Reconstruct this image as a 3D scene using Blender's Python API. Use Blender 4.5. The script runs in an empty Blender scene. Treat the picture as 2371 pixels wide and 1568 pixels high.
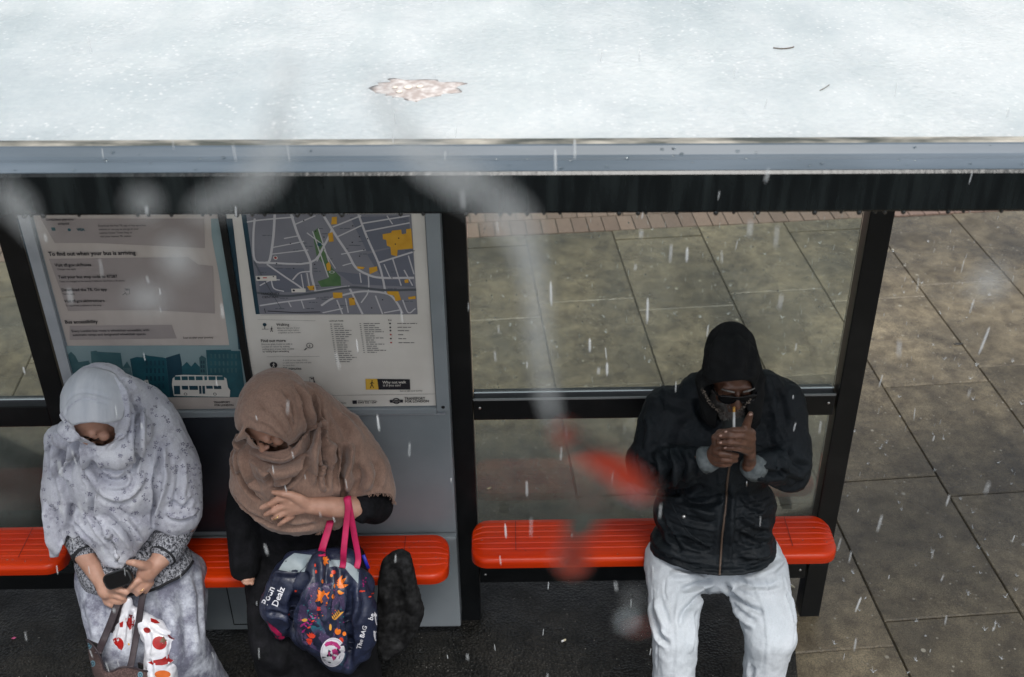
import bpy, bmesh, math, random
import numpy as np
from mathutils import Vector, Matrix, noise
from mathutils.bvhtree import BVHTree

random.seed(7); RNG = np.random.default_rng(7)
scene = bpy.context.scene
COL = scene.collection

# ------------------------------------------------------------------ camera
TH, ROLL, CAM_H, FPX = math.radians(33.2), .0146, 3.6, 2682.0      # a picture of 2371 x 1568 units
Fv = Vector((0, math.cos(TH), -math.sin(TH)))
X0 = Vector((1, 0, 0)); U0 = Vector((0, math.sin(TH), math.cos(TH)))
Rv = X0 * math.cos(ROLL) - U0 * math.sin(ROLL)
Uv = X0 * math.sin(ROLL) + U0 * math.cos(ROLL)
EYE = Vector((0, 0, CAM_H))

def ray(px, py): return Fv * FPX + Rv * (px - 1185.5) - Uv * (py - 784)
def J(px, py, Y):
    "the point seen at px, py that lies on the upright plane at depth Y"
    d = ray(px, py); return EYE + d * (Y / d.y)
def G(px, py, Z=0.0):
    "the point seen at px, py that lies at height Z"
    d = ray(px, py); return EYE + d * ((Z - CAM_H) / d.z)
def proj(P):
    P = np.asarray(P, float).reshape(-1, 3) - np.array(EYE)
    z = P @ np.array(Fv)
    return 1185.5 + FPX * (P @ np.array(Rv)) / z, 784 - FPX * (P @ np.array(Uv)) / z

cd = bpy.data.cameras.new("camera"); cam = bpy.data.objects.new("camera", cd); COL.objects.link(cam)
M3 = Matrix((Rv, Uv, -Fv)).transposed()
cam.matrix_world = Matrix.Translation(EYE) @ M3.to_4x4()
cd.sensor_width = 36; cd.lens = FPX / 2371 * 36; cd.clip_start = .02; cd.clip_end = 2000
cd.dof.use_dof = True; cd.dof.focus_distance = 3.75; cd.dof.aperture_fstop = 4.2
scene.camera = cam

# ------------------------------------------------------------------ light
SUN_EL, SUN_AZ = math.radians(67), math.radians(155)     # azimuth clockwise from +Y
w = bpy.data.worlds.new("World"); scene.world = w; w.use_nodes = True
nt = w.node_tree; nt.nodes.clear()
sk = nt.nodes.new("ShaderNodeTexSky"); sk.sky_type = 'NISHITA'; sk.sun_disc = False
sk.sun_elevation = SUN_EL; sk.sun_rotation = SUN_AZ; sk.air_density = 1.0; sk.dust_density = 3.0
hs = nt.nodes.new("ShaderNodeHueSaturation"); hs.inputs['Saturation'].default_value = .34
bg = nt.nodes.new("ShaderNodeBackground"); bg.inputs[1].default_value = .10
out = nt.nodes.new("ShaderNodeOutputWorld")
nt.links.new(sk.outputs[0], hs.inputs['Color']); nt.links.new(hs.outputs[0], bg.inputs[0]); nt.links.new(bg.outputs[0], out.inputs[0])
sd = bpy.data.lights.new("sun", 'SUN'); sd.energy = 1.95; sd.angle = math.radians(26); sd.color = (1, .97, .93)
so = bpy.data.objects.new("sun", sd); COL.objects.link(so)
sdir = Vector((math.sin(SUN_AZ) * math.cos(SUN_EL), math.cos(SUN_AZ) * math.cos(SUN_EL), math.sin(SUN_EL)))
so.rotation_euler = sdir.to_track_quat('Z', 'Y').to_euler(); so.location = (0, -2, 9)
vs = scene.view_settings; vs.view_transform = 'Standard'; vs.look = 'None'; vs.gamma = 1; vs.exposure = .82
scene.cycles.use_denoising = True
scene.cycles.max_bounces = 10; scene.cycles.transparent_max_bounces = 16

# ------------------------------------------------------------------ materials
def N(nt, t, **k):
    n = nt.nodes.new(t)
    for a, v in k.items(): setattr(n, a, v)
    return n
def lin(h):
    h = h.lstrip('#'); c = [int(h[i:i + 2], 16) / 255 for i in (0, 2, 4)]
    return tuple(x / 12.92 if x <= .04045 else ((x + .055) / 1.055) ** 2.4 for x in c)
MATS = {}
def mat(name, col, rough=.6, col2=None, scale=20., thr=(.35, .65), bump=0., bscale=200., metal=0., coat=0., stretch=None, detail=4., spec=.5, bdist=.002, btype='noise', sheen=0., sub=0.):
    """Principled material; col2 mixed in by a noise of its own scale; fine bump"""
    if name in MATS: return MATS[name]
    m = bpy.data.materials.new(name); m.use_nodes = True; MATS[name] = m
    nt = m.node_tree; b = nt.nodes['Principled BSDF']; L = nt.links.new
    b.inputs['Base Color'].default_value = (*col, 1); b.inputs['Roughness'].default_value = rough
    b.inputs['Metallic'].default_value = metal; b.inputs['Coat Weight'].default_value = coat
    b.inputs['Specular IOR Level'].default_value = spec; b.inputs['Coat Roughness'].default_value = .08
    if sheen: b.inputs['Sheen Weight'].default_value = sheen
    tc = N(nt, 'ShaderNodeTexCoord'); mp = N(nt, 'ShaderNodeMapping'); L(tc.outputs['Object'], mp.inputs[0])
    if stretch: mp.inputs['Scale'].default_value = stretch
    if col2:
        n = N(nt, 'ShaderNodeTexNoise'); n.inputs['Scale'].default_value = scale; n.inputs['Detail'].default_value = detail
        r = N(nt, 'ShaderNodeValToRGB'); r.color_ramp.elements[0].position, r.color_ramp.elements[1].position = thr
        r.color_ramp.elements[0].color = (*col, 1); r.color_ramp.elements[1].color = (*col2, 1)
        L(mp.outputs[0], n.inputs['Vector']); L(n.outputs['Fac'], r.inputs[0]); L(r.outputs[0], b.inputs['Base Color'])
    if bump:
        if btype == 'voronoi': n2 = N(nt, 'ShaderNodeTexVoronoi'); so_ = n2.outputs['Distance']
        else: n2 = N(nt, 'ShaderNodeTexNoise'); n2.inputs['Detail'].default_value = 3; so_ = n2.outputs['Fac']
        n2.inputs['Scale'].default_value = bscale
        bu = N(nt, 'ShaderNodeBump'); bu.inputs['Strength'].default_value = bump; bu.inputs['Distance'].default_value = bdist
        L(mp.outputs[0], n2.inputs['Vector']); L(so_, bu.inputs['Height']); L(bu.outputs[0], b.inputs['Normal'])
    return m

def mixrgb(nt, fac, a, b, mode='MIX'):
    n = N(nt, 'ShaderNodeMixRGB', blend_type=mode)
    for i, v in ((0, fac), (1, a), (2, b)):
        if isinstance(v, (int, float)): n.inputs[i].default_value = v
        elif isinstance(v, tuple): n.inputs[i].default_value = (*v, 1)[:4]
        else: nt.links.new(v, n.inputs[i])
    return n.outputs[0]
def ramp(nt, src, p0, p1, c0=(0, 0, 0), c1=(1, 1, 1)):
    r = N(nt, 'ShaderNodeValToRGB'); e = r.color_ramp.elements
    e[0].position, e[1].position = p0, p1; e[0].color = (*c0, 1); e[1].color = (*c1, 1)
    nt.links.new(src, r.inputs[0]); return r.outputs[0]
def tex(nt, kind, scale, vec=None, detail=4., rough=.55, feature=None, stretch=None, rnd=1.):
    tc = N(nt, 'ShaderNodeTexCoord'); v = tc.outputs['Object']
    if stretch:
        mp = N(nt, 'ShaderNodeMapping'); mp.inputs['Scale'].default_value = stretch; nt.links.new(v, mp.inputs[0]); v = mp.outputs[0]
    if kind == 'noise':
        n = N(nt, 'ShaderNodeTexNoise'); n.inputs['Detail'].default_value = detail; n.inputs['Roughness'].default_value = rough; o = n.outputs['Fac']
    else:
        n = N(nt, 'ShaderNodeTexVoronoi'); o = n.outputs['Distance']; n.inputs['Randomness'].default_value = rnd
        if feature: n.feature = feature
    n.inputs['Scale'].default_value = scale; nt.links.new(v, n.inputs['Vector']); return o
def blank(name):
    m = bpy.data.materials.new(name); m.use_nodes = True; MATS[name] = m
    return m, m.node_tree, m.node_tree.nodes['Principled BSDF']
def bumpnode(nt, h, s, d, b, prev=None):
    bu = N(nt, 'ShaderNodeBump'); bu.inputs['Strength'].default_value = s; bu.inputs['Distance'].default_value = d
    nt.links.new(h, bu.inputs['Height'])
    if prev: nt.links.new(prev, bu.inputs['Normal'])
    if b: nt.links.new(bu.outputs[0], b.inputs['Normal'])
    return bu.outputs[0]

# ------------------------------------------------------------------ object helpers
def thing(name, label, cat, loc=(0, 0, 0), group=None):
    o = bpy.data.objects.new(name, None); COL.objects.link(o); o.location = loc; o.empty_display_size = .1
    o['label'] = label; o['category'] = cat
    if group: o['group'] = group
    return o
def tag(o, label, cat, group=None, kind=None):
    o['label'] = label; o['category'] = cat
    if group: o['group'] = group
    if kind: o['kind'] = kind
    return o
def worldloc(o):
    v = Vector((0, 0, 0))
    while o is not None: v = v + o.location; o = o.parent
    return v
def link(name, me, mats, parent=None, origin=None):
    """one mesh object from a mesh in world coordinates; its origin goes to its parent's (or to origin)"""
    for m in (mats if isinstance(mats, (list, tuple)) else [mats]): me.materials.append(m)
    o = bpy.data.objects.new(name, me); COL.objects.link(o)
    off = worldloc(parent) if parent else Vector(origin or (0, 0, 0))
    if off.length: me.transform(Matrix.Translation(-off))
    if parent: o.parent = parent
    elif origin: o.location = origin
    return o

class MB:
    "gathers shapes into ONE mesh"
    def __init__(s): s.v, s.f, s.m, s.mats = [], [], [], []
    def mi(s, m):
        if m is None: return 0
        if m not in s.mats: s.mats.append(m)
        return s.mats.index(m)
    def add(s, vs, fs, m=None):
        b = len(s.v); s.v += [tuple(v) for v in vs]; i = s.mi(m)
        for f in fs: s.f.append(tuple(b + k for k in f)); s.m.append(i)
    def box(s, a, b, m=None, bev=0.):
        bm = bmesh.new(); bmesh.ops.create_cube(bm, size=1)
        a, b = Vector(a), Vector(b); c = (a + b) / 2; d = b - a
        for v in bm.verts: v.co = Vector((v.co.x * d.x, v.co.y * d.y, v.co.z * d.z)) + c
        if bev: bmesh.ops.bevel(bm, geom=bm.edges[:], offset=bev, segments=2, affect='EDGES', profile=.6)
        s.addbm(bm, m)
    def addbm(s, bm, m=None):
        bm.verts.index_update()
        s.add([v.co for v in bm.verts], [[v.index for v in f.verts] for f in bm.faces], m); bm.free()
    def poly(s, pts, m=None): s.add(pts, [list(range(len(pts)))], m)
    def extr(s, pts, d, m=None):
        "closed prism: the outline pts pushed along d"
        n = len(pts); d = Vector(d); q = [Vector(p) for p in pts]
        s.add(q + [p + d for p in q], [list(range(n))[::-1], list(range(n, 2 * n))] + [[i, (i + 1) % n, n + (i + 1) % n, n + i] for i in range(n)], m)
    def tube(s, pts, r, m=None, seg=8, flat=None, cap=True):
        pts = [Vector(p) for p in pts]; n = len(pts)
        rs = r if isinstance(r, (list, tuple)) else [r] * n
        vs, fs = [], []; prev = None
        for i, p in enumerate(pts):
            t = (pts[min(i + 1, n - 1)] - pts[max(i - 1, 0)]).normalized()
            a = (prev - t * prev.dot(t)) if prev else (flat.cross(t) if flat is not None else t.orthogonal())
            if a.length < 1e-6: a = t.orthogonal()
            a.normalize(); prev = a; b = t.cross(a)
            for k in range(seg):
                an = 2 * math.pi * k / seg
                ra, rb = rs[i] if isinstance(rs[i], (tuple, list)) else (rs[i], rs[i])
                vs.append(p + a * (math.cos(an) * ra) + b * (math.sin(an) * rb))
        for i in range(n - 1):
            for k in range(seg): fs.append((i * seg + k, i * seg + (k + 1) % seg, (i + 1) * seg + (k + 1) % seg, (i + 1) * seg + k))
        if cap: fs += [tuple(range(seg))[::-1], tuple(range((n - 1) * seg, n * seg))]
        s.add(vs, fs, m)
    def ball(s, c, r, m=None, sub=2, rot=None):
        bm = bmesh.new(); bmesh.ops.create_icosphere(bm, subdivisions=sub, radius=1)
        r = Vector(r) if isinstance(r, (tuple, list, Vector)) else Vector((r, r, r))
        for v in bm.verts:
            p = Vector((v.co.x * r.x, v.co.y * r.y, v.co.z * r.z)); v.co = ((rot @ p) if rot else p) + Vector(c)
        s.addbm(bm, m)
    def build(s, name, m=None, parent=None, smooth=False, origin=None, bevel=0):
        me = bpy.data.meshes.new(name); me.from_pydata([tuple(v) for v in s.v], [], s.f)
        if s.mats: me.polygons.foreach_set('material_index', s.m)
        if smooth is True: me.polygons.foreach_set('use_smooth', [True] * len(me.polygons))
        me.update()
        o = link(name, me, s.mats or [m], parent, origin)
        if smooth == 'auto':
            me.polygons.foreach_set('use_smooth', [True] * len(me.polygons))
            me.set_sharp_from_angle(angle=math.radians(38))
        return o
def crom(pts, n=8):
    "a smooth curve through pts (any number of components)"
    P = [np.array(p, float) for p in pts]; P = [2 * P[0] - P[1]] + P + [2 * P[-1] - P[-2]]; out = []
    for i in range(1, len(P) - 2):
        for k in range(n):
            t = k / n; a, b, c, d = P[i - 1:i + 3]
            out.append(.5 * ((2 * b) + (c - a) * t + (2 * a - 5 * b + 4 * c - d) * t * t + (3 * b - a - 3 * c + d) * t ** 3))
    out.append(P[-2]); return out

_tc = {}
def text(mb, s, px, py, Y, cap, m, bold=0., push=.0012, wide=1.0, at=None, xd=None, zd=None):
    "flat lettering in mb: baseline starts at px, py on the plane at depth Y; cap = capital height in picture units"
    cu = bpy.data.curves.new('t', 'FONT'); cu.body = s; cu.resolution_u = 2; cu.offset = bold * .02
    ob = bpy.data.objects.new('t', cu); COL.objects.link(ob); bpy.context.view_layer.update()
    me = ob.evaluated_get(bpy.context.evaluated_depsgraph_get()).to_mesh()
    if at is None:
        o = J(px, py, Y - push); z = (o - EYE).dot(Fv); sz = cap / .72 * z / FPX; xd_, zd_ = Vector((1, 0, 0)), Vector((0, 0, 1.12))
    else: o, sz, xd_, zd_ = at, cap / .72, xd, zd
    vs = [o + xd_ * (v.co.x * sz * wide) + zd_ * (v.co.y * sz) for v in me.vertices]
    fs = [list(p.vertices) for p in me.polygons]
    if fs: mb.add(vs, fs, m)
    ob.evaluated_get(bpy.context.evaluated_depsgraph_get()).to_mesh_clear()
    bpy.data.objects.remove(ob); bpy.data.curves.remove(cu)
# ================================================================== THE SETTING
def m_paving():
    m, nt, b = blank('wet_paving'); L = nt.links.new
    g = N(nt, 'ShaderNodeNewGeometry')
    isl = ramp(nt, g.outputs['Random Per Island'], 0, 1, (.092, .079, .055), (.136, .117, .084))
    big = ramp(nt, tex(nt, 'noise', 1.3, detail=6, rough=.65), .32, .68, (.42, .42, .42), (1.3, 1.26, 1.18))
    c = mixrgb(nt, 1., isl, big, 'MULTIPLY')
    def ptex(scale, detail, rough):
        tc = N(nt, 'ShaderNodeTexCoord'); v = N(nt, 'ShaderNodeVectorMath', operation='MULTIPLY_ADD'); k = N(nt, 'ShaderNodeCombineXYZ')
        for i in range(3): L(g.outputs['Random Per Island'], k.inputs[i])
        L(k.outputs[0], v.inputs[0]); v.inputs[1].default_value = (37, 53, 71); L(tc.outputs['Object'], v.inputs[2])
        n = N(nt, 'ShaderNodeTexNoise'); n.inputs['Scale'].default_value = scale; n.inputs['Detail'].default_value = detail; n.inputs['Roughness'].default_value = rough; L(v.outputs[0], n.inputs['Vector']); return n.outputs['Fac']
    mid = ramp(nt, ptex(11, 6, .7), .34, .66, (.52, .49, .46), (1.25, 1.24, 1.2))
    c = mixrgb(nt, 1., c, mid, 'MULTIPLY')
    fine = ramp(nt, tex(nt, 'noise', 190, detail=3, rough=.7), .34, .66, (.4, .4, .4), (1.7, 1.7, 1.65))
    c = mixrgb(nt, .8, c, fine, 'MULTIPLY')
    gum = ramp(nt, tex(nt, 'voronoi', 6.5), .05, .075, (1, 1, 1), (0, 0, 0))
    gm2 = ramp(nt, tex(nt, 'noise', 2.2), .36, .5)
    f = N(nt, 'ShaderNodeMath', operation='MULTIPLY'); L(gum, f.inputs[0]); L(gm2, f.inputs[1])
    c = mixrgb(nt, f.outputs[0], c, (.24, .225, .18))
    gum2 = ramp(nt, tex(nt, 'voronoi', 24), .09, .14, (1, 1, 1), (0, 0, 0)); gm3 = ramp(nt, tex(nt, 'noise', 7), .44, .56)
    f2 = N(nt, 'ShaderNodeMath', operation='MULTIPLY'); L(gum2, f2.inputs[0]); L(gm3, f2.inputs[1])
    c = mixrgb(nt, f2.outputs[0], c, (.22, .205, .165))
    L(c, b.inputs['Base Color'])
    ro = ramp(nt, tex(nt, 'noise', 2.4, detail=5), .38, .66, (.13, .13, .13), (.5, .5, .5)); L(ro, b.inputs['Roughness'])
    p = bumpnode(nt, tex(nt, 'noise', 120, detail=4, rough=.7), .5, .004, None)
    bumpnode(nt, tex(nt, 'noise', 9, detail=3), .35, .012, b, p)
    return m
def m_tarmac():
    m, nt, b = blank('wet_tarmac'); L = nt.links.new
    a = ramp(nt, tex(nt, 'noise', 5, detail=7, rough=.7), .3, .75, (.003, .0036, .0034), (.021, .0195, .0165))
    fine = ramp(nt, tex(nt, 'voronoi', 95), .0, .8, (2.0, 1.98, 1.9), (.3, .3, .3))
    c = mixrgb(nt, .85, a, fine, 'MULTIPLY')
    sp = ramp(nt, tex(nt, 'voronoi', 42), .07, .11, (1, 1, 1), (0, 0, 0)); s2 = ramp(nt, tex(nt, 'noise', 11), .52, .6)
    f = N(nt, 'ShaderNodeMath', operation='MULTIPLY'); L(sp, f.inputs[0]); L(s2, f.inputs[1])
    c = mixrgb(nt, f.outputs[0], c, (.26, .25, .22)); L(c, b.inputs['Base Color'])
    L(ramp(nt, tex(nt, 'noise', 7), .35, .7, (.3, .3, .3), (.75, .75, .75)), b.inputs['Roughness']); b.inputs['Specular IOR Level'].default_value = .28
    p = bumpnode(nt, tex(nt, 'voronoi', 95), .8, .006, None); bumpnode(nt, tex(nt, 'noise', 14, detail=5), .6, .02, b, p)
    return m
PAV, TAR = m_paving(), m_tarmac()
BRK, nt, b = blank('paving_brick')
g = N(nt, 'ShaderNodeNewGeometry')
c = ramp(nt, g.outputs['Random Per Island'], 0, 1, (.13, .086, .066), (.19, .13, .10))
c = mixrgb(nt, .8, c, ramp(nt, tex(nt, 'noise', 130, detail=4), .3, .7, (.55, .55, .55), (1.4, 1.4, 1.4)), 'MULTIPLY')
nt.links.new(c, b.inputs['Base Color']); b.inputs['Roughness'].default_value = .42; bumpnode(nt, tex(nt, 'noise', 150), .5, .004, b)
DIRT = mat('joint_dirt', (.035, .032, .026), .8, (.07, .062, .048), 30, bump=.5, bscale=150)

o = MB(); o.poly([(-150, -150, 0), (150, -150, 0), (150, 150, 0), (-150, 150, 0)], DIRT)
tag(o.build('ground'), 'wet dark bedding under the paving slabs, showing in the joints', 'ground', kind='structure')

YAW = 4.4 * math.pi / 180
def pv(u, v, z=0): return Vector((u * math.cos(YAW) - v * math.sin(YAW), u * math.sin(YAW) + v * math.cos(YAW), z))
pb = MB(); PU = .5745; U00 = 1.24 * math.cos(YAW) + 6.8 * math.sin(YAW)        # one joint that runs away from us
vph = {-2: 5.68, -1: 5.83, 0: 5.69, 1: 5.82, 2: 5.67, 3: 5.80, 4: 5.93, 5: 5.7}
def slab(u0, u1, v0, v1, z, gap, mb, m, bev=.006):
    q = [pv(u0 + gap, v0 + gap), pv(u1 - gap, v0 + gap), pv(u1 - gap, v1 - gap), pv(u0 + gap, v1 - gap)]
    c = sum(q, Vector()) / 4; dz = random.uniform(-.0015, .0015); tx, ty = random.uniform(-.002, .002), random.uniform(-.002, .002)
    zz = lambda p: z + dz + (p.x - c.x) * tx + (p.y - c.y) * ty
    top = [Vector((p.x + (c.x - p.x) * .012, p.y + (c.y - p.y) * .012, zz(p))) for p in q]
    mid = [Vector((p.x, p.y, zz(p) - bev)) for p in q]; low = [Vector((p.x, p.y, -.03)) for p in q]
    vs = top + mid + low
    mb.add(vs, [(0, 1, 2, 3)] + [(4 + i, 4 + (i + 1) % 4, (i + 1) % 4, i) for i in range(4)] + [(8 + i, 8 + (i + 1) % 4, 4 + (i + 1) % 4, 4 + i) for i in range(4)], m)
VEND = 6.69
for k in range(-9, 12):
    u0 = U00 + (k - 1) * PU; ph = vph.get(k, 5.5 + .37 * (k % 3)); v = ph - .873 * 7
    while v < VEND - .02:
        v1 = min(v + .873, VEND)
        if v1 - v > .03 and v1 > 1.0: slab(u0, u0 + PU, v, v1, .012, .0026, pb, PAV)
        v += .873
tag(pb.build('pavement'), 'wet grey paving slabs in staggered columns with dark joints', 'pavement', kind='structure')
bb = MB(); BW = .103
for r, (va, vb) in enumerate(((6.695, 6.90), (6.905, 7.11), (7.115, 7.32), (7.325, 7.53))):
    for k in range(-45, 60):
        u0 = U00 + k * BW + (r % 2) * BW * .5
        slab(u0, u0 + BW, va, vb, .012, .0028, bb, BRK, .004)
tag(bb.build('brick_paving'), 'strip of wet reddish brick paving beyond the slabs', 'brick paving', kind='structure')
pb = MB()
for k in range(-9, 14):
    u0 = U00 + k * .6; v = 7.54
    for j in range(7):
        slab(u0, u0 + .6, v + j * .6, v + j * .6 + .6, .012, .003, pb, PAV)
tag(pb.build('far_pavement'), 'grey paving slabs beyond the brick strip', 'pavement', kind='structure')
# patched tarmac under the shelter
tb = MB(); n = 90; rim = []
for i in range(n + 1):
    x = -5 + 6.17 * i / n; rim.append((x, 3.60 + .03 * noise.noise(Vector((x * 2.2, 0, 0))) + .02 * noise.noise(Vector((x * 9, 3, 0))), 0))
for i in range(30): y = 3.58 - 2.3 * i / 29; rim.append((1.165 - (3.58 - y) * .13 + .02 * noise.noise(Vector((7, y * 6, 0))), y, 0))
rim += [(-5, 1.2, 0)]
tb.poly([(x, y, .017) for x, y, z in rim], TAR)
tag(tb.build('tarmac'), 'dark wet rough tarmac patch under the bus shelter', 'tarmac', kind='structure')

# ================================================================== THE SHELTER
BLACK = mat('black_painted_steel', (.006, .007, .008), .3, (.013, .014, .015), 9, (.5, .8), bump=.12, bscale=90, spec=.3)
FASC, nt, b = blank('wet_black_fascia')
c = ramp(nt, tex(nt, 'noise', 30, detail=5, stretch=(1, 1, .12)), .42, .8, (.003, .005, .006), (.016, .022, .023))
nt.links.new(c, b.inputs['Base Color']); b.inputs['Roughness'].default_value = .25; b.inputs['Specular IOR Level'].default_value = .3
bumpnode(nt, tex(nt, 'noise', 60, detail=3, stretch=(1, 1, .15)), .35, .003, b)
RIM, nt, b = blank('weathered_grey_aluminium')
c = ramp(nt, tex(nt, 'noise', 14, detail=7, stretch=(.12, 1, 1)), .3, .7, (.06, .082, .10), (.115, .142, .165))
c = mixrgb(nt, 1., c, ramp(nt, tex(nt, 'noise', .9, detail=2, stretch=(1, .01, .01)), .38, .62, (.62, .66, .68), (1.15, 1.15, 1.2)), 'MULTIPLY')
nt.links.new(c, b.inputs['Base Color']); b.inputs['Roughness'].default_value = .42; b.inputs['Specular IOR Level'].default_value = .35
bumpnode(nt, tex(nt, 'noise', 40, stretch=(.2, 1, 1)), .08, .003, b)
ROOF, nt, b = blank('wet_white_roof'); L = nt.links.new
c = ramp(nt, tex(nt, 'noise', 1.7, detail=6, rough=.6), .34, .62, (.60, .65, .67), (.84, .86, .86))
c = mixrgb(nt, .7, c, ramp(nt, tex(nt, 'noise', 60, detail=5, rough=.7), .3, .75, (.72, .77, .80), (1.08, 1.08, 1.06)), 'MULTIPLY')
sp = ramp(nt, tex(nt, 'voronoi', 52), .14, .26, (1, 1, 1), (0, 0, 0)); s2 = ramp(nt, tex(nt, 'noise', 5, detail=5), .40, .55)
f = N(nt, 'ShaderNodeMath', operation='MULTIPLY'); L(sp, f.inputs[0]); L(s2, f.inputs[1])
c = mixrgb(nt, f.outputs[0], c, (.97, .98, .98))
c = mixrgb(nt, .55, c, ramp(nt, tex(nt, 'noise', 5, detail=6, rough=.7, stretch=(1, .18, 1)), .3, .55, (.80, .86, .86), (1.03, 1.03, 1.03)), 'MULTIPLY')
dk = ramp(nt, tex(nt, 'noise', 120, detail=4, rough=.8), .62, .74); dk2 = ramp(nt, tex(nt, 'noise', 3, detail=4), .45, .62)
f = N(nt, 'ShaderNodeMath', operation='MULTIPLY'); L(dk, f.inputs[0]); L(dk2, f.inputs[1])
c = mixrgb(nt, f.outputs[0], c, (.48, .53, .53))
sp = ramp(nt, tex(nt, 'voronoi', 9), .02, .035, (1, 1, 1), (0, 0, 0)); s2 = ramp(nt, tex(nt, 'noise', 3.1, detail=2), .5, .62)
f = N(nt, 'ShaderNodeMath', operation='MULTIPLY'); L(sp, f.inputs[0]); L(s2, f.inputs[1])
c = mixrgb(nt, f.outputs[0], c, (.36, .38, .37))
L(c, b.inputs['Base Color']); b.inputs['Roughness'].default_value = .38
L(ramp(nt, tex(nt, 'noise', 4, detail=3), .4, .65, (.25, .25, .25), (.6, .6, .6)), b.inputs['Roughness'])
p = bumpnode(nt, tex(nt, 'voronoi', 75), .3, .005, None); bumpnode(nt, tex(nt, 'noise', 18, detail=5, rough=.75), .16, .008, b, p)
tr = N(nt, 'ShaderNodeBsdfTranslucent'); tr.inputs[0].default_value = (.92, .95, .95, 1)
mx = N(nt, 'ShaderNodeMixShader'); mx.inputs[0].default_value = .48
oo = nt.nodes['Material Output']; L(b.outputs[0], mx.inputs[1]); L(tr.outputs[0], mx.inputs[2]); L(mx.outputs[0], oo.inputs[0])
GRIME = mat('roof_edge_grime', (.045, .05, .042), .6, (.36, .34, .29), 18, (.42, .66), bump=.8, bscale=120, stretch=(.35, 1, 1))

TILT = -.0112
def rz(x, z): return z + TILT * x
shel = thing('bus_shelter', 'black framed bus shelter with a wet white roof, black fascia and glass back panes', 'bus shelter', (0, 3.4, 0))
def strip(profile, x0, x1, n, name, m, parent, smooth=False):
    "a profile (y, z) run along x under the roof's slight fall"
    mb = MB(); k = len(profile)
    vs = []; fs = []
    for i in range(n + 1):
        x = x0 + (x1 - x0) * i / n
        vs += [(x, y, rz(x, z)) for y, z in profile]
    for i in range(n):
        for j in range(k): fs.append((i * k + j, i * k + (j + 1) % k, (i + 1) * k + (j + 1) % k, (i + 1) * k + j))
    fs += [tuple(range(k)), tuple(range(n * k, n * k + k))[::-1]]
    mb.add(vs, fs, m); return mb.build(name, m, parent, smooth)
RX0, RX1 = -3.3, 4.3  # right end lengthened out of view to darken the paving below
strip([(2.285, 2.572), (3.66, 2.60), (3.66, 2.632), (2.285, 2.604)], RX0, RX1, 4, 'roof', ROOF, shel)
strip([(2.262, 2.585), (2.284, 2.585), (2.284, 2.6045), (2.298, 2.6055), (2.290, 2.6085), (2.270, 2.6095), (2.258, 2.604)], RX0, RX1, 60, 'grimy_seal', GRIME, shel)
strip([(2.262, 2.608), (2.262, 2.54), (2.208, 2.54), (2.203, 2.5745), (2.209, 2.577), (2.228, 2.586), (2.231, 2.5855), (2.234, 2.590), (2.240, 2.593), (2.256, 2.607)], RX0, RX1, 30, 'gutter', RIM, shel)
strip([(2.207, 2.538), (2.202, 2.5735), (2.196, 2.568), (2.196, 2.484), (2.200, 2.478), (2.225, 2.478), (2.225, 2.538)], RX0, RX1, 30, 'fascia', FASC, shel)
def part(name, a, b, m=BLACK, bev=.004, parent=shel):
    q = MB(); q.box(a, b, m, bev); return q.build(name, m, parent)
PY0, PY1 = 3.36, 3.44
for x0, x1 in ((-3.08, -2.98), (-1.675, -1.60), (-.235, -.145), (1.170, 1.250), (3.9, 3.98)):
    part('post', (x0, PY0, -.02), (x1, PY1, 2.565))
    part('roof_arm', (x0 + .02, 2.24, 2.50), (x1 - .02, PY0 - .002, 2.55))
bays = ((-2.978, -1.677), (-1.598, -.237), (-.143, 1.163))
for i, (x0, x1) in enumerate(bays):
    part('glazing_rail', (x0, PY0 + .004, 1.045), (x1, PY1 - .004, 1.135))
    part('lower_rail', (x0, PY0 + .004, .225), (x1, PY1 - .004, .315))
    part('head_rail', (x0, PY0 + .004, 2.38), (x1, PY1 - .004, 2.46))
STEEL = mat('bright_steel', (.55, .55, .54), .3, metal=1.)
for x, z in ((-.12, 1.10), (1.14, 1.10), (1.14, .27), (-.12, .27)):
    q = MB(); q.ball((x, PY0 + .004, z), (.006, .003, .006), STEEL, 2); q.build('bolt', STEEL, shel, True)
GREYT = mat('grey_edge', (.22, .23, .23), .4)  # plain grey for the strip along the rail's top front edge
q = MB()
q.box((-.142, PY0 + .0, 1.1352), (1.162, PY0 + .007, 1.1412), GREYT); q.build('grey_edge_strip', GREYT, shel)
GLASS, nt, b = blank('rainy_shelter_glass'); L = nt.links.new; nt.nodes.remove(b)
tp = N(nt, 'ShaderNodeBsdfTransparent'); tp.inputs[0].default_value = (.90, .935, .905, 1)
gl = N(nt, 'ShaderNodeBsdfGlossy'); gl.inputs['Roughness'].default_value = .03
df = N(nt, 'ShaderNodeBsdfDiffuse'); df.inputs[0].default_value = (.55, .6, .56, 1)
fr = N(nt, 'ShaderNodeFresnel'); fr.inputs[0].default_value = 1.45
m1 = N(nt, 'ShaderNodeMixShader'); m2 = N(nt, 'ShaderNodeMixShader')
L(fr.outputs[0], m1.inputs[0]); L(tp.outputs[0], m1.inputs[1]); L(gl.outputs[0], m1.inputs[2])
dirt = ramp(nt, tex(nt, 'noise', 2.6, detail=5), .38, .72, (.015, .015, .015), (.15, .15, .15))
dsp = ramp(nt, tex(nt, 'voronoi', 48), .05, .09, (.35, .35, .35), (0, 0, 0))
da = N(nt, 'ShaderNodeMath', operation='MAXIMUM'); L(dirt, da.inputs[0]); L(dsp, da.inputs[1])
L(da.outputs[0], m2.inputs[0]); L(m1.outputs[0], m2.inputs[1]); L(df.outputs[0], m2.inputs[2]); L(m2.outputs[0], nt.nodes['Material Output'].inputs[0])
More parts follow.
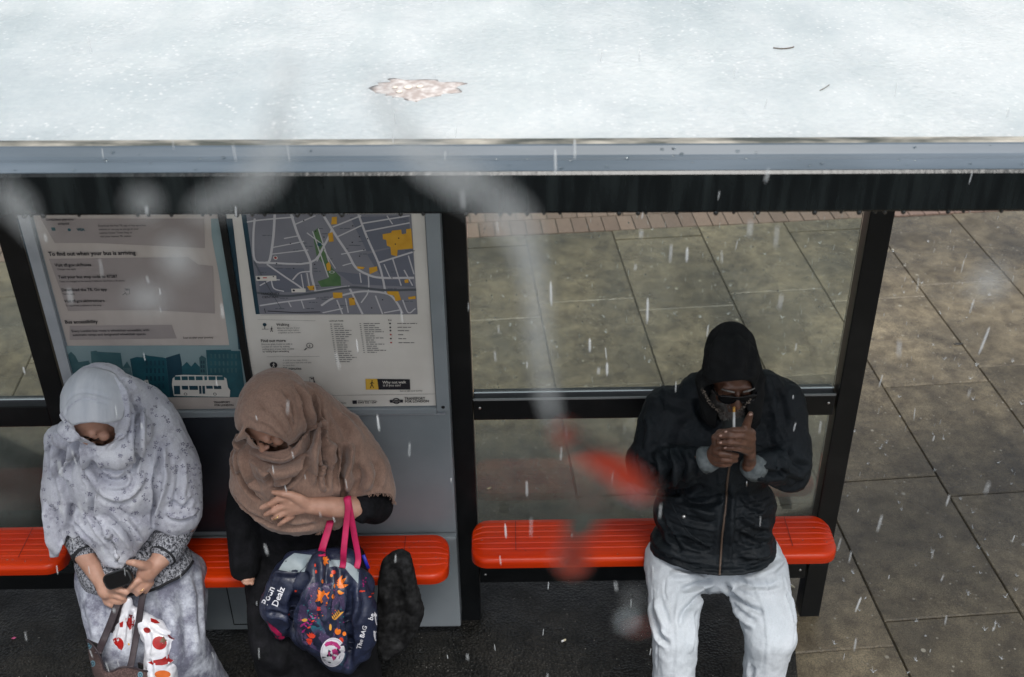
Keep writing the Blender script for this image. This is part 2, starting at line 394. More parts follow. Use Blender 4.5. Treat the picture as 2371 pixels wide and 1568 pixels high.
for x0, x1 in (bays[0], bays[2]):
    for z0, z1 in ((.317, 1.043), (1.143, 2.378)):
        q = MB(); q.box((x0 + .002, 3.396, z0), (x1 - .002, 3.404, z1), GLASS); q.build('glass_pane', GLASS, shel)
# beads of water along the lower edge of the fascia
WAT, nt, b = blank('water'); b.inputs['Base Color'].default_value = (.9, .95, .95, 1); b.inputs['Roughness'].default_value = .02
b.inputs['Transmission Weight'].default_value = 1.; b.inputs['IOR'].default_value = 1.33
DRK = mat('dark_drop', (.02, .022, .022), .1, coat=.5)
q = MB(); x = -1.5
while x < 1.6:
    r = random.uniform(.0035, .0062); q.ball((x, 2.203, rz(x, 2.478) - r * .35), (r, r, r * 1.25), DRK, 2); x += random.choice((.018, .03, .045, .07, .1)) * random.uniform(.8, 1.3)
tag(q.build('water_beads', DRK, smooth=True), 'row of dark water beads hanging along the fascia edge', 'water drops', kind='stuff')
q = MB()
for i in range(46):
    x = random.uniform(-1.25, 1.25); t = random.random(); y = 2.208 + .05 * t; r = random.uniform(.002, .0045)
    q.ball((x, y, rz(x, 2.5765 + .6 * (y - 2.208))), (r, r * .8, r * .5), WAT, 2)
tag(q.build('gutter_drops', WAT, smooth=True), 'small water drops lying on the grey gutter', 'water drops', kind='stuff')

# ------------------------------------------------------------------ benches
BEN, nt, b = blank('orange_red_bench'); L = nt.links.new
c = ramp(nt, tex(nt, 'noise', 5, detail=4, stretch=(.3, 1, 1)), .3, .7, (.50, .022, .0015), (.64, .046, .0025))
c = mixrgb(nt, .5, c, ramp(nt, tex(nt, 'noise', 90, detail=3, stretch=(.1, 1, 1)), .3, .7, (.72, .66, .66), (1.12, 1.12, 1.12)), 'MULTIPLY')
sc_ = ramp(nt, tex(nt, 'noise', 60, detail=5, rough=.8, stretch=(.06, 1, 1)), .66, .72); c = mixrgb(nt, sc_, c, (.42, .10, .05))
c = mixrgb(nt, ramp(nt, tex(nt, 'noise', 8, detail=6, rough=.75), .60, .78), c, (.34, .02, .004))
L(c, b.inputs['Base Color']); b.inputs['Roughness'].default_value = .33; b.inputs['Specular IOR Level'].default_value = .3
bumpnode(nt, tex(nt, 'noise', 120, detail=3, stretch=(.2, 1, 1)), .12, .003, b)
BENG = mat('bench_groove', (.22, .012, .003), .5)
def bench(x0, x1, yb, yf, label, zt=.6):
    t = thing('perch_bench', label, 'bench', ((x0 + x1) / 2, (yb + yf) / 2, zt), 'red perch benches of the shelter')
    mb = MB(); prof = []
    d = yb - yf; R = .03
    # cross-section from the rear round the top to the front lip
    prof += [(yb, zt - .045), (yb, zt - .006)]
    ng = 5; top0, top1 = yb - .014, yf + .055
    for i in range(ng):
        a = top0 + (top1 - top0) * (i + .12) / ng; e = top0 + (top1 - top0) * (i + .88) / ng
        prof += [(a, zt - .003), (a - .003, zt + .0005), (e + .003, zt + .0005), (e, zt - .003)]
    for k in range(7):
        an = math.pi / 2 * k / 6; prof.append((yf + .018 - .018 * math.sin(an), zt - .018 + .018 * math.cos(an) - .001))
    prof += [(yf + .003, zt - .045), (yf + .02, zt - .05)]
    cy = (yb + yf) / 2; n = 40; vs = []; fs = []; k = len(prof)
    stations = []
    for s in range(9):
        a = math.pi / 2 * s / 8; stations.append((x0 + .062 * (1 - math.cos(a)), 1 - math.sin(a)))
    st = [(x, e) for x, e in stations] + [(x0 + .085, 0), (x0 + .09, 0)] + [(x0 + (x1 - x0) * i / 12, 0) for i in range(2, 11)] + [(x1 - .09, 0), (x1 - .085, 0)] + [(x1 - (x - x0), e) for x, e in stations[::-1]]
    for x, e in st:
        sc = 1 - .6 * e; dz = -.010 * e
        for y, z in prof:
            vs.append((x, cy + (y - cy) * sc, z + dz - (.0 if z < zt - .02 else e * .004)))
    for i in range(len(st) - 1):
        for j in range(k): fs.append((i * k + j, i * k + (j + 1) % k, (i + 1) * k + (j + 1) % k, (i + 1) * k + j))
    fs += [tuple(range(k)), tuple(range((len(st) - 1) * k, len(st) * k))[::-1]]
    mb.add(vs, fs, BEN); s = mb.build('seat', BEN, t, 'auto')
    for xx in (x0 + .165, x1 - .165):
        g_ = MB(); g_.box((xx - .0016, yf + .05, zt + .0008), (xx + .0016, yb - .012, zt + .0016), BENG); g_.build('panel_joint', BENG, s)
    for xx in (x0 + .12, (x0 + x1) / 2, x1 - .12):
        u = MB(); u.box((xx - .02, yf + .06, zt - .075), (xx + .02, yb + .04, zt - .0505), BLACK, .003); u.build('bracket', BLACK, t)
    return t
bench(-.162, 1.192, 3.325, 3.105, 'orange red bench seat under the hooded man')
bench(-1.60, -.245, 3.25, 3.028, 'red bench seat in front of the grey cabinet, behind the two women')
bench(-2.95, -1.672, 3.325, 3.105, 'orange red bench seat at the left edge, left of the woman in white')

# ------------------------------------------------------------------ information board
CAB = mat('grey_cabinet_paint', (.20, .23, .245), .36, (.26, .29, .31), 3, bump=.25, bscale=260, coat=.15)
CABD = mat('dark_reflection_paint', (.018, .022, .028), .3, (.035, .04, .05), 4, bump=.1, bscale=200, coat=.2)  # dark colour stands in for the reflection on the cabinet's lower left
FRM = mat('silver_frame', (.46, .49, .53), .34, (.36, .39, .43), 8, metal=.35)
board = thing('information_board', 'grey cabinet board with silver frame holding two bus posters behind the women', 'information board', (-.885, 3.3, 0))
part('cabinet', (-1.545, 3.285, .57), (-.222, 3.43, 2.40), CAB, .008, board)
part('dark_reflection_sheet', (-1.50, 3.279, .60), (-.98, 3.2835, 1.135), CABD, .001, board)
lc = part('base_cabinet', (-1.545, 3.262, .085), (-.222, 3.43, .565), CAB, .008, board)
q = MB()
for a, b_ in (((-1.13, 3.2595, .12), (-1.127, 3.2615, .53)), ((-1.13, 3.2595, .117), (-.6, 3.2615, .12)), ((-.6, 3.2595, .117), (-.597, 3.2615, .53))): q.box(a, b_, BLACK)
q.build('door_gap', BLACK, lc)
FY = 3.268
for nm, a, b_ in (('frame_stile', (-1.548, FY, 1.16), (-1.512, 3.284, 2.39)), ('frame_stile', (-.268, FY, 1.16), (-.222, 3.284, 2.39)),
                  ('frame_rail', (-1.511, FY, 1.148), (-.269, 3.284, 1.172)), ('frame_rail', (-1.511, FY, 2.35), (-.269, 3.284, 2.39))):
    part(nm, a, b_, FRM if nm == 'frame_stile' and a[0] < -1 else CAB, .002, board)
part('divider', (-.921, FY + .002, 1.173), (-.899, 3.284, 2.349), BLACK, .002, board)
q = MB(); q.box((-.977, 3.2775, 1.139), (-.24, 3.2835, 1.143), FRM); q.build('panel_seam', FRM, board)
q = MB(); q.ball((-.245, FY - .0005, 1.178), (.0065, .004, .0065), BLACK); q.build('lock', BLACK, board, True)

# ------------------------------------------------------------------ posters
PP = 3.281
def pc4(x, y): return (x * .34265, 444.6 + y * .34265)
def pc5(x, y): return (518.7 + x * .3308, 463.1 + y * .3308)
LAY = [0]
def lay(): LAY[0] += 1; return LAY[0] * 3e-6
def flat(mb, pts, m, conv=None, lift=0.):
    l = lay(); mb.poly([J(*(conv(*p) if conv else p), PP - .0012 - lift - l) for p in pts], m)
def stroke(mb, pts, w, m, conv=None, lift=0.):
    l = lay(); q = [J(*(conv(*p) if conv else p), PP - .0012 - lift - l) for p in pts]; n = len(q); vs = []
    for i, p in enumerate(q):
        d = (q[min(i + 1, n - 1)] - q[max(i - 1, 0)])
        if d.length < 1e-6: d = Vector((1, 0, 0))
        if i == 0 and (q[0] - q[-1]).length < 1e-6 or i == n - 1 and (q[0] - q[-1]).length < 1e-6: d = q[1] - q[0]
        d.normalize(); nn = Vector((-d.z, 0, d.x)) * (w / 2); vs += [p - nn, p + nn]
    mb.add(vs, [(2 * i, 2 * i + 2, 2 * i + 3, 2 * i + 1) for i in range(n - 1)], m)
def disc(mb, c, rx, m, conv=None, lift=0., ry=None, n=20, r0=None):
    l = lay(); cc = J(*(conv(*c) if conv else c), PP - .0012 - lift - l); ry = ry or rx
    o = [cc + Vector((math.cos(2 * math.pi * i / n) * rx, 0, math.sin(2 * math.pi * i / n) * ry)) for i in range(n)]
    if r0 is None: mb.poly(o, m)
    else:
        inn = [cc + (p - cc) * r0 for p in o]
        mb.add(o + inn, [(i, (i + 1) % n, n + (i + 1) % n, n + i) for i in range(n)], m)
PAPER = mat('cream_poster_paper', (.58, .555, .505), .4, (.66, .635, .585), 5, coat=.25, bump=.12, bscale=7, bdist=.02)
PAPER2 = mat('warm_poster_paper', (.40, .35, .32), .36, (.52, .47, .43), 4, coat=.35, bump=.5, bscale=5, bdist=.03, stretch=(1, 1, .35))
INK = mat('dark_print', (.012, .012, .018), .5); INKG = mat('grey_print', (.16, .155, .15), .5); BAND = mat('taupe_print', (.285, .25, .24), .45, (.33, .29, .275), 5)
TEAL = mat('teal_print', (.008, .058, .078), .4, (.014, .09, .115), 14); TEALD = mat('dark_teal_print', (.006, .03, .05), .4, (.01, .05, .075), 10)
TEALL = mat('pale_teal_print', (.17, .25, .265), .4, (.24, .32, .33), 4); TEALM = mat('mid_teal_print', (.03, .09, .105), .4, (.05, .12, .13), 20)
MAPG = mat('map_grey_lilac', (.165, .168, .195), .45, (.205, .208, .235), 5); ROAD = mat('map_road_white', (.50, .49, .50), .45); MAPW = mat('map_block', (.125, .135, .17), .45)
YEL = mat('map_yellow', (.62, .34, .03), .45, (.55, .28, .02), 30); GRN = mat('map_green', (.055, .13, .05), .45, (.09, .17, .07), 25); MAPD = mat('map_rail_dark', (.08, .09, .105), .45)
YELS = mat('sign_yellow', (.62, .38, .05), .45); REDP = mat('red_print', (.4, .03, .03), .5)

def lines(mb, x, y0, ws, dy, h, m, conv, Y=PP):
    "greeked small print: short word bars"
    for i, w_ in enumerate(ws):
        xx = x; y = y0 + i * dy
        while xx < x + w_:
            ww = random.uniform(14, 46); ww = min(ww, x + w_ - xx)
            if ww > 5: flat(mb, [(xx, y), (xx + ww, y), (xx + ww, y - h), (xx, y - h)], m, conv)
            xx += ww + 6
# --- left poster
pm = MB()
pm.box((-1.505, PP, 1.176), (-.925, 3.2845, 2.34), PAPER2)
T = lambda s, x, y, cap, m=INK, b=.3, wide=1.: text(pm, s, *pc4(x, y), PP - .0048 - lay(), cap * .34265 * 1.08, m, b * 1.6 + .35, wide=wide)
flat(pm, [(110, 180), (190, 180), (440, 1075), (462, 1250), (430, 1250)], TEALD, pc4)
flat(pm, [(1425, 180), (1518, 180), (1530, 300), (1560, 560), (1610, 1040), (1612, 1075), (1555, 1075), (1525, 870), (1480, 560), (1430, 300)], TEALL, pc4)
flat(pm, [(1518, 180), (1570, 180), (1690, 1200), (1640, 1100), (1612, 1075), (1590, 800), (1550, 500)], TEALD, pc4)
flat(pm, [(430, 1040), (1556, 1036), (1640, 1075), (1655, 1130), (1690, 1395), (480, 1395), (440, 1120)], TEALL, pc4, .0003)
flat(pm, [(275, 180), (1380, 180), (1385, 380), (640, 345), (370, 345)], BAND, pc4)
T('Contactless payments', 312, 195, 14, b=.3); T('accepted', 392, 222, 14)
flat(pm, [(345, 240), (372, 240), (376, 262), (350, 262)], TEALM, pc4); disc(pm, (468, 256), .0052, TEAL, pc4); T('VISA', 522, 264, 17, TEAL, 1.)
for i, s in enumerate(('Download the free TfL app or top up at bus', 'stations or use pay as you go at your', 'nearest Oyster Ticket Stop or', 'visit your nearest TfL station')):
    T(s, 663 + 5 * i, 235 + 24 * i, 12, INK, .0)

T('To find out when your bus is arriving', 330, 432, 26, b=.7)
flat(pm, [(330, 452), (1270, 440), (1340, 490), (1440, 500), (1452, 822), (1040, 800), (700, 800), (460, 805)], BAND, pc4)
T('Visit tfl.gov.uk/buses', 372, 505, 20, b=.4); T('Charges may apply', 388, 528, 11, b=0)
T('Text your bus stop code to 87287', 395, 585, 19, b=.45); T('Texts are charged at the standard network rate from a UK phone', 402, 611, 11, b=0)
T('Download the TfL Go app', 418, 672, 19, b=.4); T('Terms apply', 424, 695, 11, b=0)
T('Visit tfl.gov.uk/streetcare', 436, 747, 18, b=.4); T('To report any problems at this stop', 444, 774, 11, b=0)
stroke(pm, [(842, 655), (875, 655), (877, 690), (846, 690), (842, 655)], .0022, INK, pc4); stroke(pm, [(848, 662), (870, 662)], .0035, INK, pc4); stroke(pm, [(828, 697), (850, 680), (858, 700)], .0022, INK, pc4)
T('Bus accessibility', 440, 890, 23, b=.6)
flat(pm, [(470, 905), (1160, 898), (1195, 990), (470, 1000)], BAND, pc4)
T('Every London bus route is wheelchair accessible, with', 485, 948, 16, b=.15); T('automatic ramps and designated wheelchair spaces', 492, 974, 16, b=.15)
T('Scan to plan your journey', 1238, 992, 13, b=.1)
# the town along the foot of the poster
sky = lambda pts, m, l=.0006: flat(pm, pts, m, pc4, l)
sky([(440, 1120), (480, 1080), (510, 1110), (530, 1150), (600, 1140), (620, 1190), (600, 1390), (485, 1390), (462, 1250)], TEALM)
sky([(612, 1078), (650, 1072), (660, 1080), (815, 1088), (830, 1180), (850, 1390), (640, 1390)], TEALM, .0008)
sky([(830, 1185), (858, 1145), (885, 1190), (915, 1390), (850, 1390)], TEALM, .001)
for i in range(7): stroke(pm, [(835 + i * 8, 1190), (860 + i * 8, 1380)], .0012, TEALL, pc4, .0012)
sky([(878, 1128), (925, 1115), (965, 1118), (963, 1098), (1010, 1108), (1100, 1118), (1122, 1125), (1150, 1390), (985, 1390), (920, 1380)], TEAL, .0012)
sky([(1122, 1120), (1215, 1092), (1228, 1160), (1236, 1390), (1150, 1390)], TEALD, .0014)
sky([(1228, 1180), (1262, 1148), (1292, 1180), (1318, 1150), (1358, 1190), (1365, 1390), (1236, 1390)], TEAL, .001)
sky([(1346, 1120), (1362, 1105), (1392, 1122), (1410, 1390), (1362, 1390)], TEALM, .0014)
for r in range(3):
    for k in range(2): sky([(1356 + 16 * k, 1140 + 30 * r), (1366 + 16 * k, 1140 + 30 * r), (1367 + 16 * k, 1160 + 30 * r), (1357 + 16 * k, 1160 + 30 * r)], TEALD, .0016)
sky([(1392, 1068), (1560, 1066), (1562, 1074), (1622, 1074), (1660, 1390), (1415, 1390)], TEAL, .0012)
for r in range(3):
    for k in range(7): sky([(1420 + 28 * k, 1095 + 48 * r), (1432 + 28 * k, 1095 + 48 * r), (1434 + 28 * k, 1125 + 48 * r), (1422 + 28 * k, 1125 + 48 * r)], TEALM, .0016)
for r in range(4):
    for k in range(5): sky([(985 + 28 * k, 1140 + 52 * r), (997 + 28 * k, 1140 + 52 * r), (999 + 28 * k, 1172 + 52 * r), (987 + 28 * k, 1172 + 52 * r)], TEALD, .0016)
sky([(975, 1272), (1000, 1270), (1014, 1335), (988, 1338)], PAPER, .0018); sky([(982, 1285), (995, 1284), (1004, 1322), (992, 1324)], TEALM, .002)
bus = [(1162, 1300), (1166, 1262), (1188, 1240), (1240, 1236), (1500, 1242), (1530, 1262), (1540, 1320), (1556, 1340), (1552, 1385), (1175, 1378)]
sky(bus, PAPER, .002)
for a, b_ in ((1178, 1218), (1226, 1268), (1274, 1314), (1322, 1368), (1380, 1398), (1408, 1456), (1464, 1514)): sky([(a, 1246), (b_, 1246), (b_ + 2, 1272), (a + 2, 1272)], TEAL, .0023)
for a, b_, c_ in ((1174, 1216, 1368), (1228, 1270, 1336), (1278, 1336, 1338), (1344, 1360, 1364), (1366, 1384, 1364), (1392, 1436, 1330), (1444, 1494, 1332)): sky([(a, 1310), (b_, 1310), (b_ + 3, c_), (a + 3, c_)], TEALD, .0023)
for x in (1254, 1452): disc(pm, (x, 1366), .0062, INKG, pc4, .0024); disc(pm, (x, 1366), .0036, PAPER, pc4, .0026)
flat(pm, [(480, 1388), (1700, 1388), (1700, 1452), (500, 1452)], PAPER2, pc4, .0022)
disc(pm, (1115, 1437), .0055, INK, pc4, .0024, n=4); T('TRANSPORT', 1445, 1428, 13, b=.6); T('FOR LONDON', 1450, 1448, 13, b=.6)
lines(pm, 1145, 1442, (120,), 10, 9, INKG, pc4)
po = pm.build('travel_poster', None, smooth=False, origin=(-1.215, PP, 1.176))
tag(po, 'crumpled brownish bus arrivals poster with a teal town skyline and a cream double-decker bus', 'poster')
# --- map poster
pm = MB()
T = lambda s, x, y, cap, m=INK, b=.3, wide=1.: text(pm, s, *pc5(x, y), PP - .0048 - lay(), cap * .3308 * 1.08, m, b * 1.6 + .35, wide=wide)
pm.box((-.896, PP, 1.176), (-.271, 3.2845, 2.34), PAPER)
flat(pm, [(120, 100), (165, 100), (250, 800), (222, 800)], TEALD, pc5)
flat(pm, [(155, 100), (1310, 100), (1355, 800), (250, 800)], MAPG, pc5, .0002)
RW = .0052
for blk in (((880, 120), (1290, 110), (1310, 270), (1180, 330), (1000, 360)), ((230, 470), (560, 480), (590, 640), (250, 650)), ((780, 500), (1320, 560), (1335, 610), (900, 590)), ((1000, 380), (1320, 300), (1330, 540), (1100, 540))):
    flat(pm, blk, MAPW, pc5, .0003)
grn = [(618, 225), (660, 195), (700, 330), (720, 420), (760, 480), (815, 540), (820, 600), (680, 610), (655, 570), (735, 545), (690, 440), (650, 400)]
flat(pm, grn, GRN, pc5, .0004)
roads = [([(215, 130), (205, 260), (215, 420), (290, 440)], 1.3), ([(355, 100), (345, 260), (320, 420), (290, 440)], 1.5), ([(160, 155), (260, 140), (490, 120)], .9), ([(470, 100), (520, 250), (600, 420), (610, 520), (640, 640)], 1.5), ([(290, 440), (600, 440), (700, 320), (760, 200)], 1.3),
         ([(690, 100), (790, 260), (870, 380), (920, 470), (1000, 520), (1100, 545), (1330, 545)], 1.5), ([(500, 170), (640, 110)], .8), ([(760, 190), (960, 110)], .9), ([(940, 100), (1000, 260), (1080, 440), (1110, 545), (1130, 650)], 1.3), ([(990, 220), (1300, 160)], .9), ([(965, 165), (1300, 110)], .9),
         ([(790, 260), (960, 180)], .8), ([(1080, 440), (1320, 365)], 1.1), ([(300, 450), (430, 540), (520, 600), (570, 640)], 1.1), ([(480, 560), (530, 510), (610, 500)], .9), ([(420, 270), (530, 250)], .7), ([(330, 335), (560, 290)], .7), ([(330, 380), (590, 350)], .7), ([(580, 230), (700, 320)], .7),
         ([(820, 380), (990, 350)], .7), ([(830, 460), (900, 440)], .7), ([(950, 510), (960, 580)], .7), ([(1010, 520), (1010, 640), (960, 720)], .8), ([(870, 600), (920, 700), (970, 800)], 1.3), ([(680, 740), (760, 690), (900, 650), (1010, 640), (1150, 660), (1210, 720), (1250, 795)], 1.3), ([(1060, 670), (1110, 800)], .9), ([(640, 640), (760, 620), (860, 605)], 1.),
         ([(250, 740), (450, 710), (640, 690)], 1.), ([(450, 710), (470, 750)], .7), ([(540, 700), (560, 760)], .7), ([(790, 700), (830, 800)], .9), ([(850, 690), (870, 790)], .7), ([(1120, 790), (1230, 770)], .8), ([(1180, 410), (1240, 600)], .8), ([(1120, 450), (1160, 540)], .7), ([(1290, 390), (1330, 520)], .8), ([(1260, 490), (1320, 600)], .8),
         ([(1250, 700), (1290, 790), (1340, 760)], .8), ([(690, 790), (830, 760)], .8), ([(250, 600), (330, 560), (390, 560)], .8), ([(330, 560), (350, 620), (420, 640)], .8), ([(540, 520), (560, 640)], .7), ([(580, 510), (600, 620)], .7), ([(1140, 110), (1180, 170)], .7), ([(620, 220), (730, 540)], .7), ([(660, 200), (740, 450)], .7), ([(690, 350), (650, 430)], .6), ([(700, 350), (780, 480)], .6)]
for p, w_ in roads: stroke(pm, crom(p, 4), RW * w_, ROAD, pc5, .0006)
stroke(pm, crom([(230, 650), (450, 672), (700, 640), (900, 612), (1130, 632), (1345, 628)], 6), .0085, MAPD, pc5, .0008)
for k in (-1, 1): stroke(pm, crom([(210, 430 + 6 * k), (270, 540 + 5 * k), (340, 660), (400, 760)], 5), .002, MAPD, pc5, .0008)
for bl in (((1110, 240), (1170, 230), (1175, 215), (1240, 208), (1245, 240), (1275, 235), (1275, 205), (1310, 200), (1322, 340), (1215, 350), (1212, 395), (1170, 385), (1165, 330), (1140, 320), (1135, 280), (1112, 275)), ((762, 648), (828, 648), (830, 685), (765, 690)), ((872, 688), (912, 682), (920, 735), (880, 740)), ((1140, 640), (1220, 640), (1240, 700), (1200, 710), (1190, 670), (1145, 660)), ((1015, 475), (1070, 465), (1075, 495), (1020, 520)), ((715, 450), (735, 432), (748, 460), (745, 495), (722, 495)), ((728, 235), (760, 225), (768, 290), (735, 295)), ((580, 605), (630, 598), (634, 632), (600, 632)), ((755, 120), (790, 118), (790, 170), (750, 172)), ((1288, 680), (1340, 672), (1342, 694), (1292, 696)), ((930, 465), (985, 470), (975, 485), (935, 482)), ((1262, 560), (1290, 555), (1292, 580), (1266, 582))):
    flat(pm, bl, YEL, pc5, .001)
disc(pm, (668, 312), .007, TEAL, pc5, .0009); disc(pm, (755, 505), .009, ROAD, pc5, .0009, ry=.005, r0=.7); disc(pm, (360, 405), .007, PAPER, pc5, .001); disc(pm, (360, 405), .0045, REDP, pc5, .0012)
flat(pm, [(222, 532), (365, 530), (368, 566), (226, 566)], PAPER, pc5, .001); disc(pm, (242, 548), .005, INK, pc5, .0012); stroke(pm, [(272, 545), (300, 545)], .004, REDP, pc5, .0012)
flat(pm, [(470, 622), (570, 620), (572, 646), (474, 648)], PAPER, pc5, .001); disc(pm, (488, 634), .004, INK, pc5, .0012)
text(pm, 'HACKNEY', *pc5(262, 664), PP - .005, 16 * .3308, INK, .2, wide=1.25); text(pm, 'CENTRAL', *pc5(266, 688), PP - .005, 16 * .3308, INK, .2, wide=1.25)
for i in range(46):
    x, y = random.uniform(240, 1280), random.uniform(130, 770); lines(pm, x, y, (random.uniform(30, 80),), 9, 5, MAPD, pc5)
for i in range(22): disc(pm, (random.uniform(300, 1300), random.uniform(130, 780)), .0024, INK, pc5, .0012, n=10)
stroke(pm, [(305, 778), (500, 788), (675, 784)], .0028, INK, pc5, .001); stroke(pm, [(282, 760), (290, 790)], .002, INK, pc5, .001)
stroke(pm, [(235, 838), (640, 846)], .0008, INKG, pc5); stroke(pm, [(250, 806), (1355, 800)], .0008, INKG, pc5)
T('Walking', 367, 882, 18, INK, .2)
disc(pm, (284, 873), .0065, TEALD, pc5); stroke(pm, [(284, 880), (286, 905)], .0022, INK, pc5); stroke(pm, [(265, 905), (312, 905)], .0014, INK, pc5)
def walker(x, y, s, m):
    disc(pm, (x, y - 17 * s), .0013 * s, m, pc5, .0006, n=10); stroke(pm, [(x, y - 13 * s), (x - 1 * s, y)], .0026 * s, m, pc5, .0006)
    stroke(pm, [(x - 1 * s, y), (x + 8 * s, y + 18 * s)], .0018 * s, m, pc5, .0006); stroke(pm, [(x - 1 * s, y), (x - 8 * s, y + 18 * s)], .0018 * s, m, pc5, .0006)
    stroke(pm, [(x, y - 10 * s), (x + 10 * s, y - 2 * s)], .0013 * s, m, pc5, .0006); stroke(pm, [(x, y - 10 * s), (x - 10 * s, y - 1 * s)], .0013 * s, m, pc5, .0006)
walker(333, 906, 1., INK)
for i, s in enumerate(('Make the best use of your', 'streets and helps reduce', 'congestion across London')): T(s, 372 + 3 * i, 902 + 16 * i, 10, INKG, .1)
T('Find out more', 258, 996, 20, INK, .35)
for i, s in enumerate(('Discover great routes to walk in', 'London or reduce by making', 'walking part of your daily routine', 'by visiting tfl.gov.uk/walking')): T(s, 262 + 3 * i, 1016 + 17 * i, 11, INK if i == 3 else INKG, .15)
disc(pm, (600, 1020), .0115, INK, pc5, .0004, ry=.011, r0=.82); stroke(pm, [(578, 1036), (563, 1052)], .0035, INK, pc5, .0004); walker(600, 1021, .55, INK)
stroke(pm, [(300, 1098), (668, 1096)], .0009, INKG, pc5)
disc(pm, (347, 1155), .0128, INK, pc5, .0003); walker(347, 1156, .95, PAPER)
for i, s in enumerate(('A circle on our maps shows', 'a 1,500 metre walk that will take', 'no more than')): T(s, 412, 1127 + 18 * i, 10, INKG, .05)
T('25 minutes', 416, 1190, 19, INK, .3)
stroke(pm, [(598, 1242), (626, 1240), (632, 1290), (604, 1292), (598, 1242)], .003, INK, pc5); stroke(pm, [(606, 1252), (622, 1251)], .0045, INK, pc5); flat(pm, [(618, 1290), (632, 1262), (640, 1280), (648, 1290), (640, 1305), (622, 1302)], INK, pc5)
T('Landmark Guide', 735, 852, 10, INK, .3); T('Key', 1148, 846, 11, INK, .3)
for i in range(19): lines(pm, 742 + 2.2 * i, 872 + i * 14.6, (12,), 1, 5, INKG, pc5); lines(pm, 768 + 2.2 * i, 872 + i * 14.6, (random.uniform(60, 130),), 1, 5, INKG, pc5)
for i in range(15): lines(pm, 948 + 2 * i, 868 + i * 14.4, (10,), 1, 5, INKG, pc5); lines(pm, 976 + 2 * i, 868 + i * 14.4, (random.uniform(60, 135),), 1, 5, INKG, pc5)
for i, y in enumerate((868, 895, 918, 946, 974, 1002)):
    disc(pm, (1162 + i * 1.5, y - 3), .0032, REDP if i in (3, 5) else INK, pc5, .0004, n=10); lines(pm, 1212 + 2 * i, y, ((140, 95, 80, 40, 55, 110)[i],), 1, 5, INKG, pc5)
flat(pm, [(990, 1253), (1072, 1253), (1082, 1328), (993, 1328)], YELS, pc5); flat(pm, [(1072, 1253), (1300, 1256), (1304, 1328), (1082, 1328)], INK, pc5); walker(1036, 1290, 1.5, INK)
T('Why not walk', 1110, 1286, 19, PAPER, .3); text(pm, 'it if you can?', *pc5(1113, 1306), PP - .005, 18 * .3308, PAPER, .3)
T('Scan to plan your journey', 1232, 1342, 10, INK, .1)
stroke(pm, [(600, 1372), (1475, 1358)], .0012, INKG, pc5)
disc(pm, (1206, 1408), .0132, INK, pc5, .0004, r0=.7); flat(pm, [(1160, 1400), (1252, 1398), (1253, 1418), (1162, 1420)], INK, pc5, .0006); stroke(pm, [(1180, 1409), (1234, 1408)], .0012, PAPER, pc5, .0009)
T('TRANSPORT', 1264, 1399, 17, INK, .6); T('FOR LONDON', 1266, 1419, 17, INK, .6)
flat(pm, [(898, 1404), (930, 1403), (930, 1428), (900, 1428)], INK, pc5); T('0343 222 1234*', 938, 1425, 14, INK, .5); T('24 hour travel information', 938, 1410, 8, INKG, .1); T('tfl.gov.uk/tfl/tools', 760, 1426, 9, INK, .3)
po = pm.build('map_poster', None, smooth=False, origin=(-.583, PP, 1.176))
tag(po, 'cream street map poster with green park, yellow blocks and walking information', 'poster')
# ================================================================== BODIES AND CLOTH
def ring_cap(p0, r0, p1, r1, seg=18, hs=5):
    "closed mesh: two balls of different radius and the cone between them"
    p0, p1 = Vector(p0), Vector(p1); ax = p1 - p0; L = ax.length
    if L < 1e-6: L = 1e-6; ax = Vector((0, 0, L))
    ax.normalize(); a = ax.orthogonal().normalized(); b = ax.cross(a)
    s = max(-.95, min(.95, (r0 - r1) / L)); al = math.acos(s); prof = []
    for i in range(hs + 1):
        t = math.pi - (math.pi - al) * i / hs; prof.append((math.cos(t) * r0, math.sin(t) * r0))
    for i in range(hs + 1):
        t = al - al * i / hs; prof.append((L + math.cos(t) * r1, math.sin(t) * r1))
    vs = [p0 + ax * prof[0][0]]; fs = []
    for x, r in prof[1:-1]:
        for k in range(seg):
            an = 2 * math.pi * k / seg; vs.append(p0 + ax * x + a * (math.cos(an) * r) + b * (math.sin(an) * r))
    vs.append(p0 + ax * prof[-1][0]); n = len(prof) - 2
    for k in range(seg): fs.append((0, 1 + (k + 1) % seg, 1 + k))
    for i in range(n - 1):
        for k in range(seg): fs.append((1 + i * seg + k, 1 + i * seg + (k + 1) % seg, 1 + (i + 1) * seg + (k + 1) % seg, 1 + (i + 1) * seg + k))
    e = len(vs) - 1
    for k in range(seg): fs.append((e, 1 + (n - 1) * seg + k, 1 + (n - 1) * seg + (k + 1) % seg))
    return vs, fs
